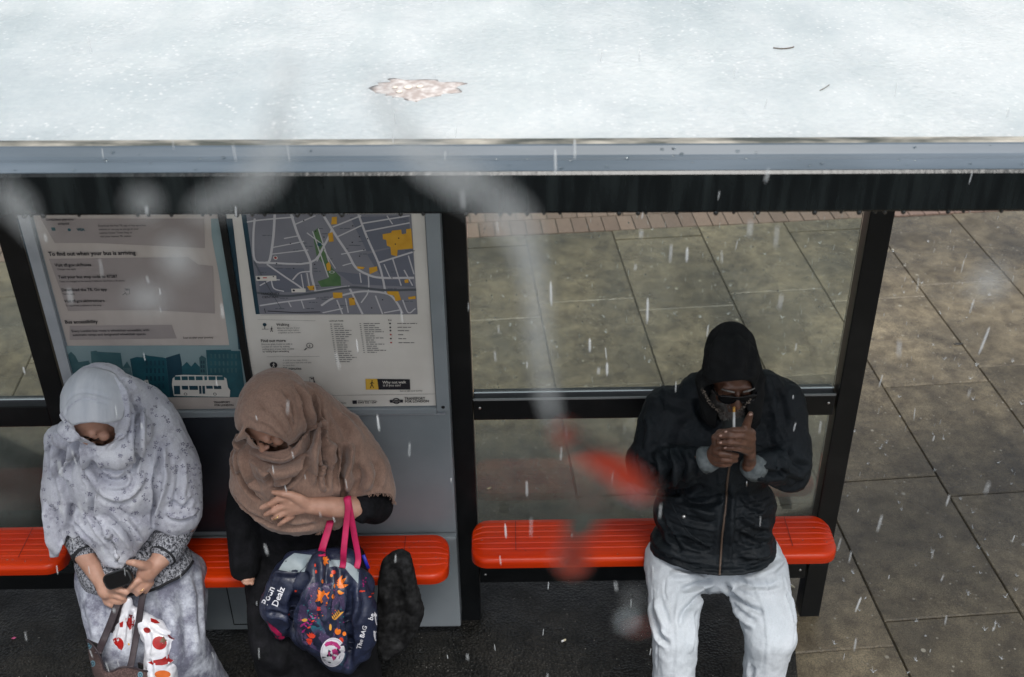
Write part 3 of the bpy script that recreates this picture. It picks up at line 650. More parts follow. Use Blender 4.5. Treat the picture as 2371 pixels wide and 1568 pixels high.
class Lump:
    "overlapping closed shapes that are melted into one surface"
    def __init__(s): s.mb = MB()
    def cap(s, p0, r0, p1, r1): s.mb.add(*ring_cap(p0, r0, p1, r1)); return s
    def chain(s, pts, rs):
        for i in range(len(pts) - 1): s.cap(pts[i], rs[i], pts[i + 1], rs[i + 1])
        return s
    def ball(s, c, r, rot=None): s.mb.ball(c, r, None, 3, rot); return s
    def melt(s, voxel, it=4, lam=.5):
        me = bpy.data.meshes.new('m'); me.from_pydata(s.mb.v, [], s.mb.f); me.update()
        bm = bmesh.new(); bm.from_mesh(me); bmesh.ops.recalc_face_normals(bm, faces=bm.faces[:]); bm.to_mesh(me); bm.free()
        ob = bpy.data.objects.new('m', me); COL.objects.link(ob)
        md = ob.modifiers.new('r', 'REMESH'); md.mode = 'VOXEL'; md.voxel_size = voxel; md.adaptivity = 0
        bpy.context.view_layer.update()
        ev = ob.evaluated_get(bpy.context.evaluated_depsgraph_get()); m2 = ev.to_mesh()
        V = np.empty(len(m2.vertices) * 3); m2.vertices.foreach_get('co', V); V = V.reshape(-1, 3)
        nl = np.empty(len(m2.polygons), int); m2.polygons.foreach_get('loop_total', nl)
        F = [tuple(p.vertices) for p in m2.polygons]
        ev.to_mesh_clear(); bpy.data.objects.remove(ob); bpy.data.meshes.remove(me)
        c = Cloth(V, F); c.smooth(it, lam); return c
class Cloth:
    def __init__(s, V, F): s.V, s.F = V, F; s.edges()
    def edges(s):
        E = set()
        A = []
        for f in s.F:
            n = len(f)
            for i in range(n): A.append((f[i], f[(i + 1) % n]))
        A = np.array(A); A.sort(axis=1); s.E = np.unique(A, axis=0)
        s.deg = np.bincount(s.E.ravel(), minlength=len(s.V)).astype(float); s.deg[s.deg == 0] = 1
    def avg(s, X):
        o = np.zeros_like(X); a, b = s.E[:, 0], s.E[:, 1]
        if X.ndim == 1: return (np.bincount(a, X[b], len(X)) + np.bincount(b, X[a], len(X))) / s.deg
        for k in range(X.shape[1]): o[:, k] = np.bincount(a, X[b, k], len(X)) + np.bincount(b, X[a, k], len(X))
        return o / s.deg[:, None]
    def smooth(s, it=4, lam=.5, mask=None):
        for _ in range(it):
            d = (s.avg(s.V) - s.V) * lam
            if mask is not None: d *= mask[:, None]
            s.V = s.V + d
        return s
    def normals(s):
        Fq = np.array([f if len(f) == 4 else (*f, f[-1]) for f in s.F]); V = s.V
        n = np.cross(V[Fq[:, 2]] - V[Fq[:, 0]], V[Fq[:, 3]] - V[Fq[:, 1]]); t = Fq[:, 2] == Fq[:, 3]
        if t.any(): n[t] = np.cross(V[Fq[t, 1]] - V[Fq[t, 0]], V[Fq[t, 2]] - V[Fq[t, 0]])
        N_ = np.zeros_like(V)
        for k in range(4): 
            for c in range(3): N_[:, c] += np.bincount(Fq[:, k], n[:, c], len(V))
        l = np.linalg.norm(N_, axis=1); l[l == 0] = 1
        return N_ / l[:, None]
    def bvh(s): return BVHTree.FromPolygons([tuple(v) for v in s.V], s.F)
    def hit(s, px, py, bv=None):
        bv = bv or s.bvh(); h = bv.ray_cast(EYE, ray(px, py).normalized())
        return (h[0], h[1]) if h[0] is not None else (None, None)
    def creases(s, lst, bv=None):
        "lst of (points in picture units, radius m, depth m): pushes the surface in (depth < 0) or out along each line that is laid on it"
        bv = bv or s.bvh(); N_ = s.normals(); D = np.zeros(len(s.V))
        for pts, r, h in lst:
            q = []
            for p in crom(pts, 7):
                x, n = s.hit(p[0], p[1], bv)
                if x is not None: q.append(np.array(x))
            if len(q) < 2: continue
            q = np.array(q); lo, hi = q.min(0) - 3 * r, q.max(0) + 3 * r
            idx = np.where(((s.V > lo) & (s.V < hi)).all(1))[0]
            if not len(idx): continue
            P = s.V[idx]; best = np.full(len(idx), 1e9); par = np.zeros(len(idx))
            for i in range(len(q) - 1):
                a, b = q[i], q[i + 1]; ab = b - a; L2 = ab @ ab
                if L2 < 1e-12: continue
                t = np.clip(((P - a) @ ab) / L2, 0, 1); d = np.linalg.norm(P - a - t[:, None] * ab, axis=1)
                k = d < best; best[k] = d[k]; par[k] = (i + t[k]) / (len(q) - 1)
            taper = np.clip(np.minimum(par, 1 - par) * 5, 0, 1) ** .7
            x = best / r; D[idx] += h * np.exp(-x * x * 1.2) * taper - (.35 * h * np.exp(-((x - 1.9) ** 2) * 1.8) * taper)
        s.V = s.V + N_ * D[:, None]; return s
    def ripple(s, amp, freq, stretch=(1, 1, 1), seed=0.):
        N_ = s.normals(); P = s.V * freq * np.array(stretch) + seed
        d = np.array([noise.fractal(Vector(p), 1., 2., 3) for p in P]); s.V = s.V + N_ * (d * amp)[:, None]; return s
    def cut(s, keep, front=None, smooth_edge=6):
        "keeps the faces whose centre satisfies keep(centres, px, py) and evens the new edge"
        C = np.array([s.V[list(f)].mean(0) for f in s.F]); px, py = proj(C)
        k = keep(C, px, py); F = [f for f, a in zip(s.F, k) if a]
        used = np.unique(np.concatenate([np.array(f) for f in F])); mp = -np.ones(len(s.V), int); mp[used] = np.arange(len(used))
        s.V = s.V[used]; s.F = [tuple(int(mp[i]) for i in f) for f in F]; s.edges()
        cnt = {}
        for f in s.F:
            n = len(f)
            for i in range(n):
                e = (min(f[i], f[(i + 1) % n]), max(f[i], f[(i + 1) % n])); cnt[e] = cnt.get(e, 0) + 1
        be = np.array([e for e, c in cnt.items() if c == 1]).reshape(-1, 2); s.be = be
        if len(be):
            deg = np.bincount(be.ravel(), minlength=len(s.V)).astype(float); m = deg > 0; dd = np.where(deg == 0, 1, deg)
            for _ in range(smooth_edge):
                o = np.zeros_like(s.V)
                for c in range(3): o[:, c] = np.bincount(be[:, 0], s.V[be[:, 1], c], len(s.V)) + np.bincount(be[:, 1], s.V[be[:, 0], c], len(s.V))
                o /= dd[:, None]; s.V[m] = s.V[m] * .5 + o[m] * .5
        return s
    def build(s, name, m, parent, thick=0., attr=None):
        me = bpy.data.meshes.new(name); me.from_pydata(s.V.tolist(), [], s.F)
        me.polygons.foreach_set('use_smooth', [True] * len(me.polygons)); me.update()
        if thick:
            bm = bmesh.new(); bm.from_mesh(me); bmesh.ops.recalc_face_normals(bm, faces=bm.faces[:]); bm.normal_update()
            N_ = s.normals(); n0 = len(bm.verts); bm.verts.ensure_lookup_table()
            nv = [bm.verts.new(Vector(v) - Vector(n) * thick) for v, n in zip(s.V, N_)]
            fl = list(bm.faces)
            for f in fl:
                nf = bm.faces.new([nv[v.index] for v in reversed(f.verts)]); nf.smooth = True
            be = [e for e in bm.edges if e.is_boundary and e.verts[0].index < n0 and e.verts[1].index < n0 and e.verts[0].index >= 0 and e.verts[1].index >= 0]
            for e in be:
                a, b = e.verts
                if a.index < 0 or b.index < 0: continue
                try: bm.faces.new((a, b, nv[b.index], nv[a.index]))
                except ValueError: pass
            bmesh.ops.recalc_face_normals(bm, faces=bm.faces[:]); bm.to_mesh(me); bm.free()
            me.polygons.foreach_set('use_smooth', [True] * len(me.polygons))
        return link(name, me, m, parent)
def inpoly(px, py, poly):
    px, py = np.asarray(px), np.asarray(py); r = np.zeros(px.shape, bool); n = len(poly)
    for i in range(n):
        x0, y0 = poly[i]; x1, y1 = poly[(i + 1) % n]
        if y0 == y1: continue
        c = ((y0 > py) != (y1 > py)) & (px < (x1 - x0) * (py - y0) / (y1 - y0) + x0); r ^= c
    return r
def cv(s, ox, oy): return lambda *pts: [(ox + s * x, oy + s * y) for x, y in pts]
# picture units of the enlargements that the outlines were read from
A1 = cv(.4981, 0, 787.3); A2 = cv(.4981, 463.1, 787.3); A3 = cv(.55135, 1333.7, 703.9)
B1 = cv(.20083, 92.6, 815.0); B2 = cv(.21262, 500.1, 833.6)
H1 = cv(.13583, 148.2, 1231.8); H2 = cv(.125, 555.7, 1065.1); H3 = cv(.1772, 1574.5, 833.6)
C5 = cv(.32073, 1444.9, 1065.1); K5 = cv(.2144, 574.2, 1231.8); K4 = cv(.15625, 148.2, 1343.0); K6 = cv(.24398, 0, 1185.5)

def head(L, c, pitch, yaw=0., s=1.0, roll=0.):
    "skull, jaw, brow, nose, lips, cheeks, ears; y is where the face looks before pitch (down) and yaw"
    R = Matrix.Rotation(math.pi + yaw, 3, 'Z') @ Matrix.Rotation(-pitch, 3, 'X') @ Matrix.Rotation(roll, 3, 'Y')
    P = lambda x, y, z: Vector(c) + R @ (Vector((x, y, z)) * s)
    B = lambda x, y, z, a, b, d: L.ball(P(x, y, z), (a * s, b * s, d * s), R)
    K = lambda a, ra, b, rb: L.cap(P(*a), ra * s, P(*b), rb * s)
    B(0, -.012, .03, .076, .097, .095); B(0, .022, -.045, .061, .066, .07); K((-.02, .07, -.098), .02, (.02, .07, -.098), .02)
    K((-.038, .075, .036), .014, (.038, .075, .036), .014); K((0, .088, .024), .0085, (0, .112, -.018), .0125)
    for k in (-1, 1):
        B(k * .012, .1, -.022, .009, .011, .008); B(k * .042, .066, -.018, .022, .02, .022); B(k * .032, .078, .012, .0135, .011, .0105)
        B(k * .077, -.008, -.002, .010, .022, .033); B(k * .045, .03, -.07, .02, .03, .022)
    K((-.02, .088, -.054), .0068, (.02, .088, -.054), .0068); K((-.016, .087, -.066), .0075, (.016, .087, -.066), .0075)
    L.cap(P(0, -.03, -.06), .055 * s, P(0, -.045, -.13), .058 * s)
    return P, R
def finger(L, pts, Y, r, conv=None):
    "pts traced in the picture with a depth each"
    q = [J(*p, y) for p, y in zip(conv(*pts) if conv else pts, Y)]; L.chain(q, r)

SKINA, nt, b = blank('fair_skin')
c = ramp(nt, tex(nt, 'noise', 28, detail=4), .3, .7, (.42, .235, .165), (.53, .32, .24))
c = mixrgb(nt, .5, c, ramp(nt, tex(nt, 'noise', 6, detail=2), .35, .65, (.8, .68, .64), (1.1, 1.08, 1.05)), 'MULTIPLY')
nt.links.new(c, b.inputs['Base Color']); b.inputs['Roughness'].default_value = .48; b.inputs['Subsurface Weight'].default_value = .12; b.inputs['Subsurface Radius'].default_value = (.012, .005, .003)
bumpnode(nt, tex(nt, 'voronoi', 420), .15, .001, b)
SKINB, nt, b = blank('dark_brown_skin')
c = ramp(nt, tex(nt, 'noise', 36, detail=5), .3, .7, (.085, .038, .022), (.16, .078, .05))
nt.links.new(c, b.inputs['Base Color']); b.inputs['Roughness'].default_value = .42; b.inputs['Subsurface Weight'].default_value = .08; b.inputs['Subsurface Radius'].default_value = (.008, .003, .002)
bumpnode(nt, tex(nt, 'noise', 260, detail=3), .35, .0015, b)
NAIL = mat('pale_nail', (.42, .27, .22), .35); NAILF = mat('fair_nail', (.55, .34, .28), .3)
GOLD = mat('gold_ring', (.8, .58, .25), .22, metal=1.)
SHOE = mat('black_shoe', (.015, .015, .016), .45)
def shoe(parent, x, y, s=1.):
    L = Lump(); L.cap((x, y + .07 * s, .052), .042 * s, (x, y - .11 * s, .045), .038 * s); L.cap((x, y + .06 * s, .09), .045 * s, (x, y + .02, .07), .045)
    c = L.melt(.008, 3); c.V[:, 2] = np.maximum(c.V[:, 2], .017); c.build('shoe', SHOE, parent)
# ================================================================== THE WOMAN IN THE BROWN SCARF
W2 = thing('person', 'woman in a draped brown headscarf and black dress, tote straps over her bare forearm', 'person', (J(700, 1300, 3.05).x, 3.05, 0), 'people waiting on the shelter benches')
KN, nt, b = blank('brown_crinkled_scarf')
c = ramp(nt, tex(nt, 'noise', 7, detail=6, rough=.65), .3, .7, (.20, .12, .088), (.30, .195, .148))
c = mixrgb(nt, .8, c, ramp(nt, tex(nt, 'noise', 210, detail=3, stretch=(1, 1, .35)), .3, .7, (.80, .79, .78), (1.16, 1.16, 1.16)), 'MULTIPLY')
nt.links.new(c, b.inputs['Base Color']); b.inputs['Roughness'].default_value = .9; b.inputs['Sheen Weight'].default_value = .25
p = bumpnode(nt, tex(nt, 'noise', 170, detail=4, stretch=(1, 1, .3)), .5, .003, None); bumpnode(nt, tex(nt, 'noise', 38, detail=3), .25, .006, b, p)
BLK = mat('black_dress_cloth', (.005, .0055, .0065), .9, (.011, .011, .0135), 25, bump=.5, bscale=90, bdist=.006, spec=.15)
L = Lump()                                                         # the body under the clothes
hc = J(630, 962, 3.0)
P, Rh = head(L, hc, .78, yaw=-.52)
L.cap(P(0, -.04, -.11), .05, J(690, 1075, 3.1), .07).cap(J(690, 1075, 3.1), .13, J(700, 1290, 3.13), .15)
L.cap(J(600, 1060, 3.1), .06, J(800, 1050, 3.1), .06)
arm = [J(815, 1060, 3.1), J(868, 1165, 3.02), J(815, 1177, 2.935)]; L.chain(arm, [.05, .045, .04])
# bare forearm and hand laid over the scarf
fa = H2((2100, 900), (1700, 870), (1300, 850)); L.chain([J(*fa[0], 2.925), J(*fa[1], 2.905), J(*fa[2], 2.885)], [.036, .0345, .028])
hb = H2((1250, 845), (1060, 850), (870, 870), (760, 900)); 
for off, r in ((-95, .017), (-25, .0175), (50, .0175), (120, .0155)):
    q = H2((1230, 845 + off * .3), (1000, 850 + off * .75), (800 + abs(off) * .25 + (60 if off > 90 else 0), 870 + off * 1.15)); L.chain([J(*q[0], 2.882), J(*q[1], 2.87), J(*q[2], 2.868)], [r + .004, r, r - .0045])
finger(L, [(930, 700), (690, 735), (560, 815), (400, 885)], [2.868, 2.866, 2.862, 2.868], [.0125, .0118, .0105, .0085], H2)
finger(L, [(880, 830), (720, 890), (610, 950), (470, 1015)], [2.866, 2.862, 2.857, 2.866], [.0125, .0118, .0105, .0085], H2)
finger(L, [(880, 950), (780, 1000), (700, 1045), (610, 1085)], [2.866, 2.860, 2.856, 2.866], [.012, .0112, .0100, .0085], H2)
finger(L, [(960, 1040), (880, 1090), (810, 1140), (722, 1205)], [2.87, 2.862, 2.860, 2.868], [.0112, .010, .0092, .0078], H2)
finger(L, [(1150, 760), (960, 650), (800, 625), (610, 600)], [2.872, 2.864, 2.862, 2.872], [.017, .0135, .0115, .0075], H2)
finger(L, [(1240, 820), (1080, 720), (950, 650)], [2.88, 2.868, 2.864], [.022, .018, .0135], H2)
# the other hand, a few finger tips below the black sleeve
hl = J(572, 1335, 2.945); L.chain([J(562, 1230, 3.05), J(566, 1300, 2.975), hl], [.03, .026, .022])
for k in range(4): L.chain([hl + Vector((-.018 + .012 * k, 0, -.01)), J(566 + 6 * k, 1350 + 2 * (k % 2), 2.915)], [.009, .0068])
for x in (648, 800): L.chain([J(x, 1310, 3.1), J(x, 1480, 2.87), (J(x, 1480, 2.85).x, 2.91, .1)], [.075, .05, .036])
c = L.melt(.0042, 2); c.build('body', SKINA, W2)
q = MB()
r_ = J(*H2((668, 1052))[0], 2.853)
q.tube([r_ + Vector((.0125 * math.cos(a) * .75, .001 + .0128 * math.sin(a), .0125 * math.cos(a) * .7)) for a in [2 * math.pi * i / 16 for i in range(17)]], .0014, GOLD, 6)
q.build('finger_ring', GOLD, W2, True)
# eyebrow, closed lashes
HAIRD = mat('dark_hair', (.03, .02, .015), .6)
def brows(parent):
    for k in (-1, 1):
        q = MB(); q.tube([P(k * .05, .072, .03), P(k * .035, .088, .040), P(k * .016, .092, .036)], .0028, HAIRD, 6); q.build('eyebrow', HAIRD, parent, True)
        q = MB(); q.tube([P(k * .046, .082, .006), P(k * .032, .092, .0035), P(k * .018, .088, .006)], .0017, HAIRD, 6); q.build('eyelash', HAIRD, parent, True)
brows(W2)
# dress
L = Lump()
L.cap(J(700, 1120, 3.13), .15, J(700, 1300, 3.14), .19).cap(J(640, 1310, 3.08), .12, J(648, 1480, 2.85), .11).cap(J(770, 1310, 3.08), .125, J(800, 1480, 2.85), .11)
L.cap(J(720, 1480, 2.86), .11, (J(720, 1480, 2.86).x, 2.92, .15), .15)
for x in (648, 800): b_ = J(x, 1480, 2.85); L.cap(b_, .105, (b_.x, 2.9, .12), .11)
L.cap(J(590, 1090, 3.1), .075, J(562, 1200, 3.06), .066).cap(J(562, 1200, 3.06), .066, J(566, 1315, 2.965), .05)
L.cap(J(830, 1085, 3.1), .075, J(868, 1170, 3.03), .066).cap(J(868, 1170, 3.03), .062, J(838, 1178, 2.94), .047)
c = L.melt(.009, 5)
c.creases([(A2((110, 820), (100, 950), (120, 1100)), .02, -.012), (A2((200, 880), (170, 980), (180, 1120)), .02, .012), (A2((260, 1150), (300, 1300), (330, 1500)), .03, -.02), (A2((330, 1350), (360, 1450), (380, 1560)), .025, .015),
           (A2((740, 780), (780, 840), (850, 860)), .012, -.008), (A2((720, 850), (780, 900), (860, 930)), .014, .008), (A2((800, 900), (840, 960), (860, 1050)), .02, -.012)])
c.ripple(.006, 9); c.V[:, 2] = np.maximum(c.V[:, 2], .05)
c.build('dress', BLK, W2)
for x in (655, 790): shoe(W2, J(x, 1490, 2.82).x, 2.83)
# headscarf: one draped cloth over head, shoulders and front
L = Lump()
L.ball(J(634, 948, 3.0), (.118, .128, .128), Matrix.Rotation(.5, 3, 'X'))
L.cap(J(622, 965, 2.965), .108, J(640, 930, 3.04), .112)
L.cap(J(675, 985, 3.06), .11, J(690, 1050, 3.1), .135)
L.cap(J(705, 940, 3.1), .085, J(790, 1010, 3.14), .085)
L.cap(J(600, 1060, 3.06), .092, J(590, 1120, 3.03), .086)
L.cap(J(780, 1015, 3.1), .105, J(835, 1095, 3.06), .105).cap(J(835, 1095, 3.06), .105, J(862, 1140, 3.03), .082)
L.ball(J(690, 1090, 3.02), (.175, .13, .16)); L.ball(J(680, 1160, 2.995), (.155, .115, .115))
L.cap(J(600, 1140, 3.0), .075, J(690, 1195, 2.955), .068).cap(J(690, 1195, 2.955), .068, J(770, 1180, 2.985), .07)
L.cap(J(588, 1060, 3.0), .07, J(650, 1075, 2.93), .062).cap(J(650, 1075, 2.93), .062, J(720, 1040, 2.98), .07)
c = L.melt(.0056, 5)
hem = A2((80, 300), (108, 420), (115, 480), (118, 560), (120, 690), (150, 770), (210, 815), (300, 880), (380, 915), (440, 925), (500, 918), (560, 890), (605, 870), (640, 890), (665, 860), (668, 790), (700, 742), (760, 725), (830, 712), (890, 718), (905, 760), (925, 790), (960, 700), (960, 300), (700, 0), (80, 0))
face = B2((300, 725), (420, 765), (540, 800), (690, 850), (770, 905), (810, 950), (700, 985), (600, 1000), (500, 985), (420, 930), (330, 800))
V2 = B2
cre = []
def cr(pts, r, h): cre.append((pts, r * .85, h * 1.9))
cr(V2((850, 250), (930, 400), (960, 560), (985, 700), (960, 820), (880, 900), (790, 940)), .009, -.016)
cr(V2((960, 270), (1030, 480), (1055, 650), (1040, 800), (1000, 950), (920, 1060), (800, 1130), (680, 1150), (560, 1130), (430, 1080), (330, 1030)), .010, -.020)
cr(V2((890, 270), (980, 430), (1005, 600), (1010, 740), (980, 860), (900, 960), (800, 1030)), .011, .012)
cr(V2((1000, 280), (1080, 450), (1105, 700), (1070, 1000), (1065, 1250), (1070, 1360)), .014, .014)
cr(V2((1120, 450), (1135, 650), (1155, 850), (1195, 950), (1200, 1100), (1215, 1250), (1215, 1420)), .011, -.018)
cr(V2((1010, 980), (985, 1090), (930, 1200), (840, 1300), (720, 1370), (600, 1415)), .010, -.020)
cr(V2((980, 1010), (920, 1130), (820, 1210), (700, 1240), (560, 1230), (450, 1180)), .018, .010)
cr(V2((1410, 950), (1400, 1100), (1370, 1250), (1390, 1350), (1385, 1490)), .013, -.022)
cr(V2((1475, 900), (1455, 1050), (1440, 1250), (1425, 1420)), .014, .016)
cr(V2((1290, 900), (1300, 1100), (1310, 1300), (1320, 1420)), .015, -.013)
cr(V2((1160, 900), (1175, 1100), (1150, 1320), (1180, 1430)), .008, .012)
cr(V2((1330, 850), (1250, 1000), (1260, 1200)), .018, .010)
cr(V2((230, 980), (240, 1150), (290, 1300), (390, 1440), (500, 1540)), .009, -.014)
cr(V2((280, 960), (300, 1150), (370, 1300), (470, 1440)), .013, .011)
cr(V2((190, 1000), (170, 1100), (230, 1260)), .008, -.010)
cr(V2((430, 1110), (560, 1250), (600, 1370)), .012, -.009)
cr(V2((330, 730), (250, 900), (235, 1000)), .010, .013)
cr(V2((690, 450), (760, 560), (820, 700), (850, 820)), .006, -.0055); cr(V2((420, 430), (560, 560), (700, 700), (790, 850)), .005, -.005)
cr(V2((730, 330), (810, 450), (845, 600), (855, 760)), .006, -.0065); cr(V2((450, 640), (600, 760), (740, 880)), .005, -.005)
cr(V2((300, 560), (430, 640), (600, 720)), .006, .004)
cr(V2((1500, 1150), (1560, 1300), (1500, 1440)), .016, -.010); cr(V2((1620, 1100), (1680, 1280), (1600, 1420)), .018, .010); cr(V2((1750, 1100), (1780, 1250), (1720, 1400)), .016, -.008)
cr(V2((1350, 600), (1500, 750), (1600, 950)), .02, .006); cr(V2((1250, 560), (1380, 720), (1420, 900)), .016, -.007)
cr(A2((130, 760), (220, 850), (330, 900), (440, 910)), .010, .010); cr(A2((150, 720), (230, 800), (340, 860), (450, 880)), .009, -.010)
cr(A2((330, 830), (430, 870), (540, 860)), .012, -.010)
c.creases(cre[:9]); c.creases(cre[9:18]); c.creases(cre[18:]); c.smooth(1, .4); c.ripple(.0030, 30, (1, 1, .45)); c.ripple(.0012, 80, (1, 1, .4))
fr = lambda C, px, py: ~((~inpoly(px, py, hem)) & (C[:, 1] < 3.14)) & ~(inpoly(px, py, face) & (C[:, 1] < 3.01)) & (C[:, 2] > .78)
c.cut(fr); hs_ = c.build('headscarf', KN, W2, .004)
# frayed hem
q = MB(); be = c.be; pts = c.V[np.unique(be)]; px, py = proj(pts)
edge = A2((150, 770), (210, 815), (300, 880), (380, 915), (440, 925), (500, 918), (560, 890)) + A2((700, 742), (830, 712), (900, 740), (925, 790))
for p, x, y in zip(pts, px, py):
    if p[1] > 3.13 or not any((x - a) ** 2 + (y - b_) ** 2 < 900 for a, b_ in edge): continue
    for _ in range(2):
        if random.random() < .75:
            p0 = Vector(p) + Vector((random.uniform(-.004, .004), -.001, .001)); d = Vector((random.uniform(-.6, .6), random.uniform(-.6, -.1), -1)).normalized(); l = random.uniform(.004, .012)
            q.tube([p0, p0 + d * l * .5, p0 + d * l + Vector((random.uniform(-.004, .004), 0, 0))], .0009, KN, 4)
q.build('fringe', KN, hs_)
# damp spots on the scarf
WETK = mat('wet_brown_cloth', (.09, .05, .036), .7)

# ================================================================== THE WOMAN IN WHITE
W1 = thing('person', 'woman in a pale floral headscarf and white skirt, holding a black phone and bag straps', 'person', (J(280, 1300, 3.05).x, 3.05, 0), 'people waiting on the shelter benches')
WH, nt, b = blank('white_floral_scarf'); LL = nt.links.new
base = ramp(nt, tex(nt, 'noise', 9, detail=5), .3, .7, (.44, .455, .53), (.62, .635, .68))
n1 = tex(nt, 'noise', 62, detail=7, rough=.72); n2 = tex(nt, 'noise', 17, detail=5, rough=.65)
fl = N(nt, 'ShaderNodeMath', operation='MULTIPLY'); LL(ramp(nt, n1, .40, .62), fl.inputs[0]); LL(ramp(nt, n2, .42, .60), fl.inputs[1])
msk = N(nt, 'ShaderNodeMath', operation='MULTIPLY'); LL(fl.outputs[0], msk.inputs[0]); LL(ramp(nt, tex(nt, 'noise', 3.5, detail=3), .28, .5), msk.inputs[1])
c_ = mixrgb(nt, msk.outputs[0], base, (.34, .34, .41))
c_ = mixrgb(nt, .5, c_, ramp(nt, tex(nt, 'noise', 260, detail=2), .3, .7, (.8, .8, .8), (1.12, 1.12, 1.12)), 'MULTIPLY')
LL(c_, b.inputs['Base Color']); b.inputs['Roughness'].default_value = .85; b.inputs['Sheen Weight'].default_value = .15
p = bumpnode(nt, tex(nt, 'noise', 240, detail=3), .3, .002, None); bumpnode(nt, tex(nt, 'noise', 30, detail=3), .3, .008, b, p)
KNIT, nt, b = blank('black_white_knit'); LL = nt.links.new
c_ = ramp(nt, tex(nt, 'noise', 150, detail=3, rough=.8, stretch=(1, 1, .55)), .42, .58, (.018, .02, .027), (.42, .43, .47))
LL(c_, b.inputs['Base Color']); b.inputs['Roughness'].default_value = .95; bumpnode(nt, tex(nt, 'noise', 150, detail=3, stretch=(1, 1, .55)), 1., .006, b)
TRIM = mat('black_knit_trim', (.012, .013, .016), .85)
SKT, nt, b = blank('white_printed_skirt'); LL = nt.links.new
c_ = ramp(nt, tex(nt, 'noise', 9, detail=8, rough=.75), .38, .58, (.50, .53, .59), (.15, .155, .205))
c_ = mixrgb(nt, .6, c_, ramp(nt, tex(nt, 'noise', 42, detail=5, rough=.75), .4, .65, (1.1, 1.1, 1.1), (.6, .6, .64)), 'MULTIPLY')
LL(c_, b.inputs['Base Color']); b.inputs['Roughness'].default_value = .8; bumpnode(nt, tex(nt, 'noise', 60, detail=4), .3, .004, b)
CAPW = mat('ribbed_white_cap', (.46, .49, .54), .85, (.58, .60, .64), 30, bump=.5, bscale=85, stretch=(1, .3, .1), bdist=.003)
L = Lump()
hc = J(224, 953, 3.005); P, Rh = head(L, hc, .72, yaw=-.38)
L.cap(P(0, -.04, -.11), .05, J(290, 1060, 3.1), .07).cap(J(290, 1060, 3.1), .12, J(310, 1290, 3.13), .15).cap(J(180, 1050, 3.1), .055, J(400, 1050, 3.12), .055)
L.chain([J(165, 1060, 3.08), J(150, 1215, 3.03), J(195, 1282, 2.93)], [.05, .042, .036])
L.chain([J(410, 1060, 3.1), J(430, 1205, 3.05), J(375, 1288, 2.93)], [.05, .045, .036])
# her right fist round the bag straps
f0 = H1((330, 380), (480, 600), (640, 850), (720, 1000)); L.chain([J(*f0[0], 2.925), J(*f0[1], 2.905), J(*f0[2], 2.875), J(*f0[3], 2.865)], [.034, .031, .026, .03])
for i, (a, b_, d_, e_) in enumerate((((760, 1000), (930, 985), (1040, 1050), (980, 1110)), ((760, 1060), (900, 1080), (1010, 1130), (940, 1180)), ((760, 1130), (860, 1170), (960, 1190), (900, 1240)), ((740, 1190), (820, 1240), (900, 1250), (860, 1290)))):
    finger(L, [(700, 930 + 40 * i), a, b_, d_, e_], [2.872, 2.862, 2.845, 2.838, 2.855], [.017, .0145, .0125, .011, .010], H1)
finger(L, [(760, 960), (880, 960), (990, 1000), (1070, 1040)], [2.862, 2.845, 2.834, 2.832], [.017, .014, .0115, .009], H1)
finger(L, [(900, 1190), (990, 1185), (1075, 1165)], [2.85, 2.84, 2.842], [.010, .0095, .0075], H1)
# her left hand with the phone
f1 = H1((1680, 430), (1560, 560), (1420, 680)); L.chain([J(*f1[0], 2.925), J(*f1[1], 2.90), J(*f1[2], 2.875)], [.034, .030, .034])
L.ball(J(*H1((1390, 740))[0], 2.868), (.032, .022, .036)); L.cap(J(*H1((1420, 650))[0], 2.87), .026, J(*H1((1330, 800))[0], 2.865), .022)
finger(L, [(1430, 600), (1300, 555), (1190, 525), (1095, 520)], [2.872, 2.850, 2.842, 2.846], [.019, .0145, .0125, .0095], H1)
finger(L, [(1350, 780), (1230, 850), (1160, 930), (1095, 1005)], [2.862, 2.842, 2.836, 2.842], [.0145, .0125, .0112, .0088], H1)
finger(L, [(1420, 830), (1320, 900), (1240, 960), (1190, 1010)], [2.865, 2.848, 2.842, 2.85], [.0145, .0125, .0110, .009], H1)
finger(L, [(1440, 860), (1360, 950), (1300, 1010), (1245, 1065)], [2.865, 2.846, 2.838, 2.842], [.0145, .0122, .0105, .0085], H1)
finger(L, [(1480, 860), (1420, 960), (1380, 1040)], [2.87, 2.855, 2.855], [.013, .0105, .0085], H1)
for x0, x1 in ((255, 282), (392, 405)): L.chain([J(x0, 1340, 3.06), J(x1, 1490, 2.87), (J(x1, 1490, 2.84).x, 2.93, .1)], [.08, .05, .036])
c = L.melt(.0042, 2); c.build('body', SKINA, W1)
q = MB(); r_ = J(*H1((1318, 985))[0], 2.838)
q.tube([r_ + Vector((.0115 * math.cos(a) * .8, .003 + .0112 * math.sin(a), .0115 * math.cos(a) * .5)) for a in [2 * math.pi * i / 16 for i in range(17)]], .0014, GOLD, 6)
q.build('finger_ring', GOLD, W1, True)
brows(W1)
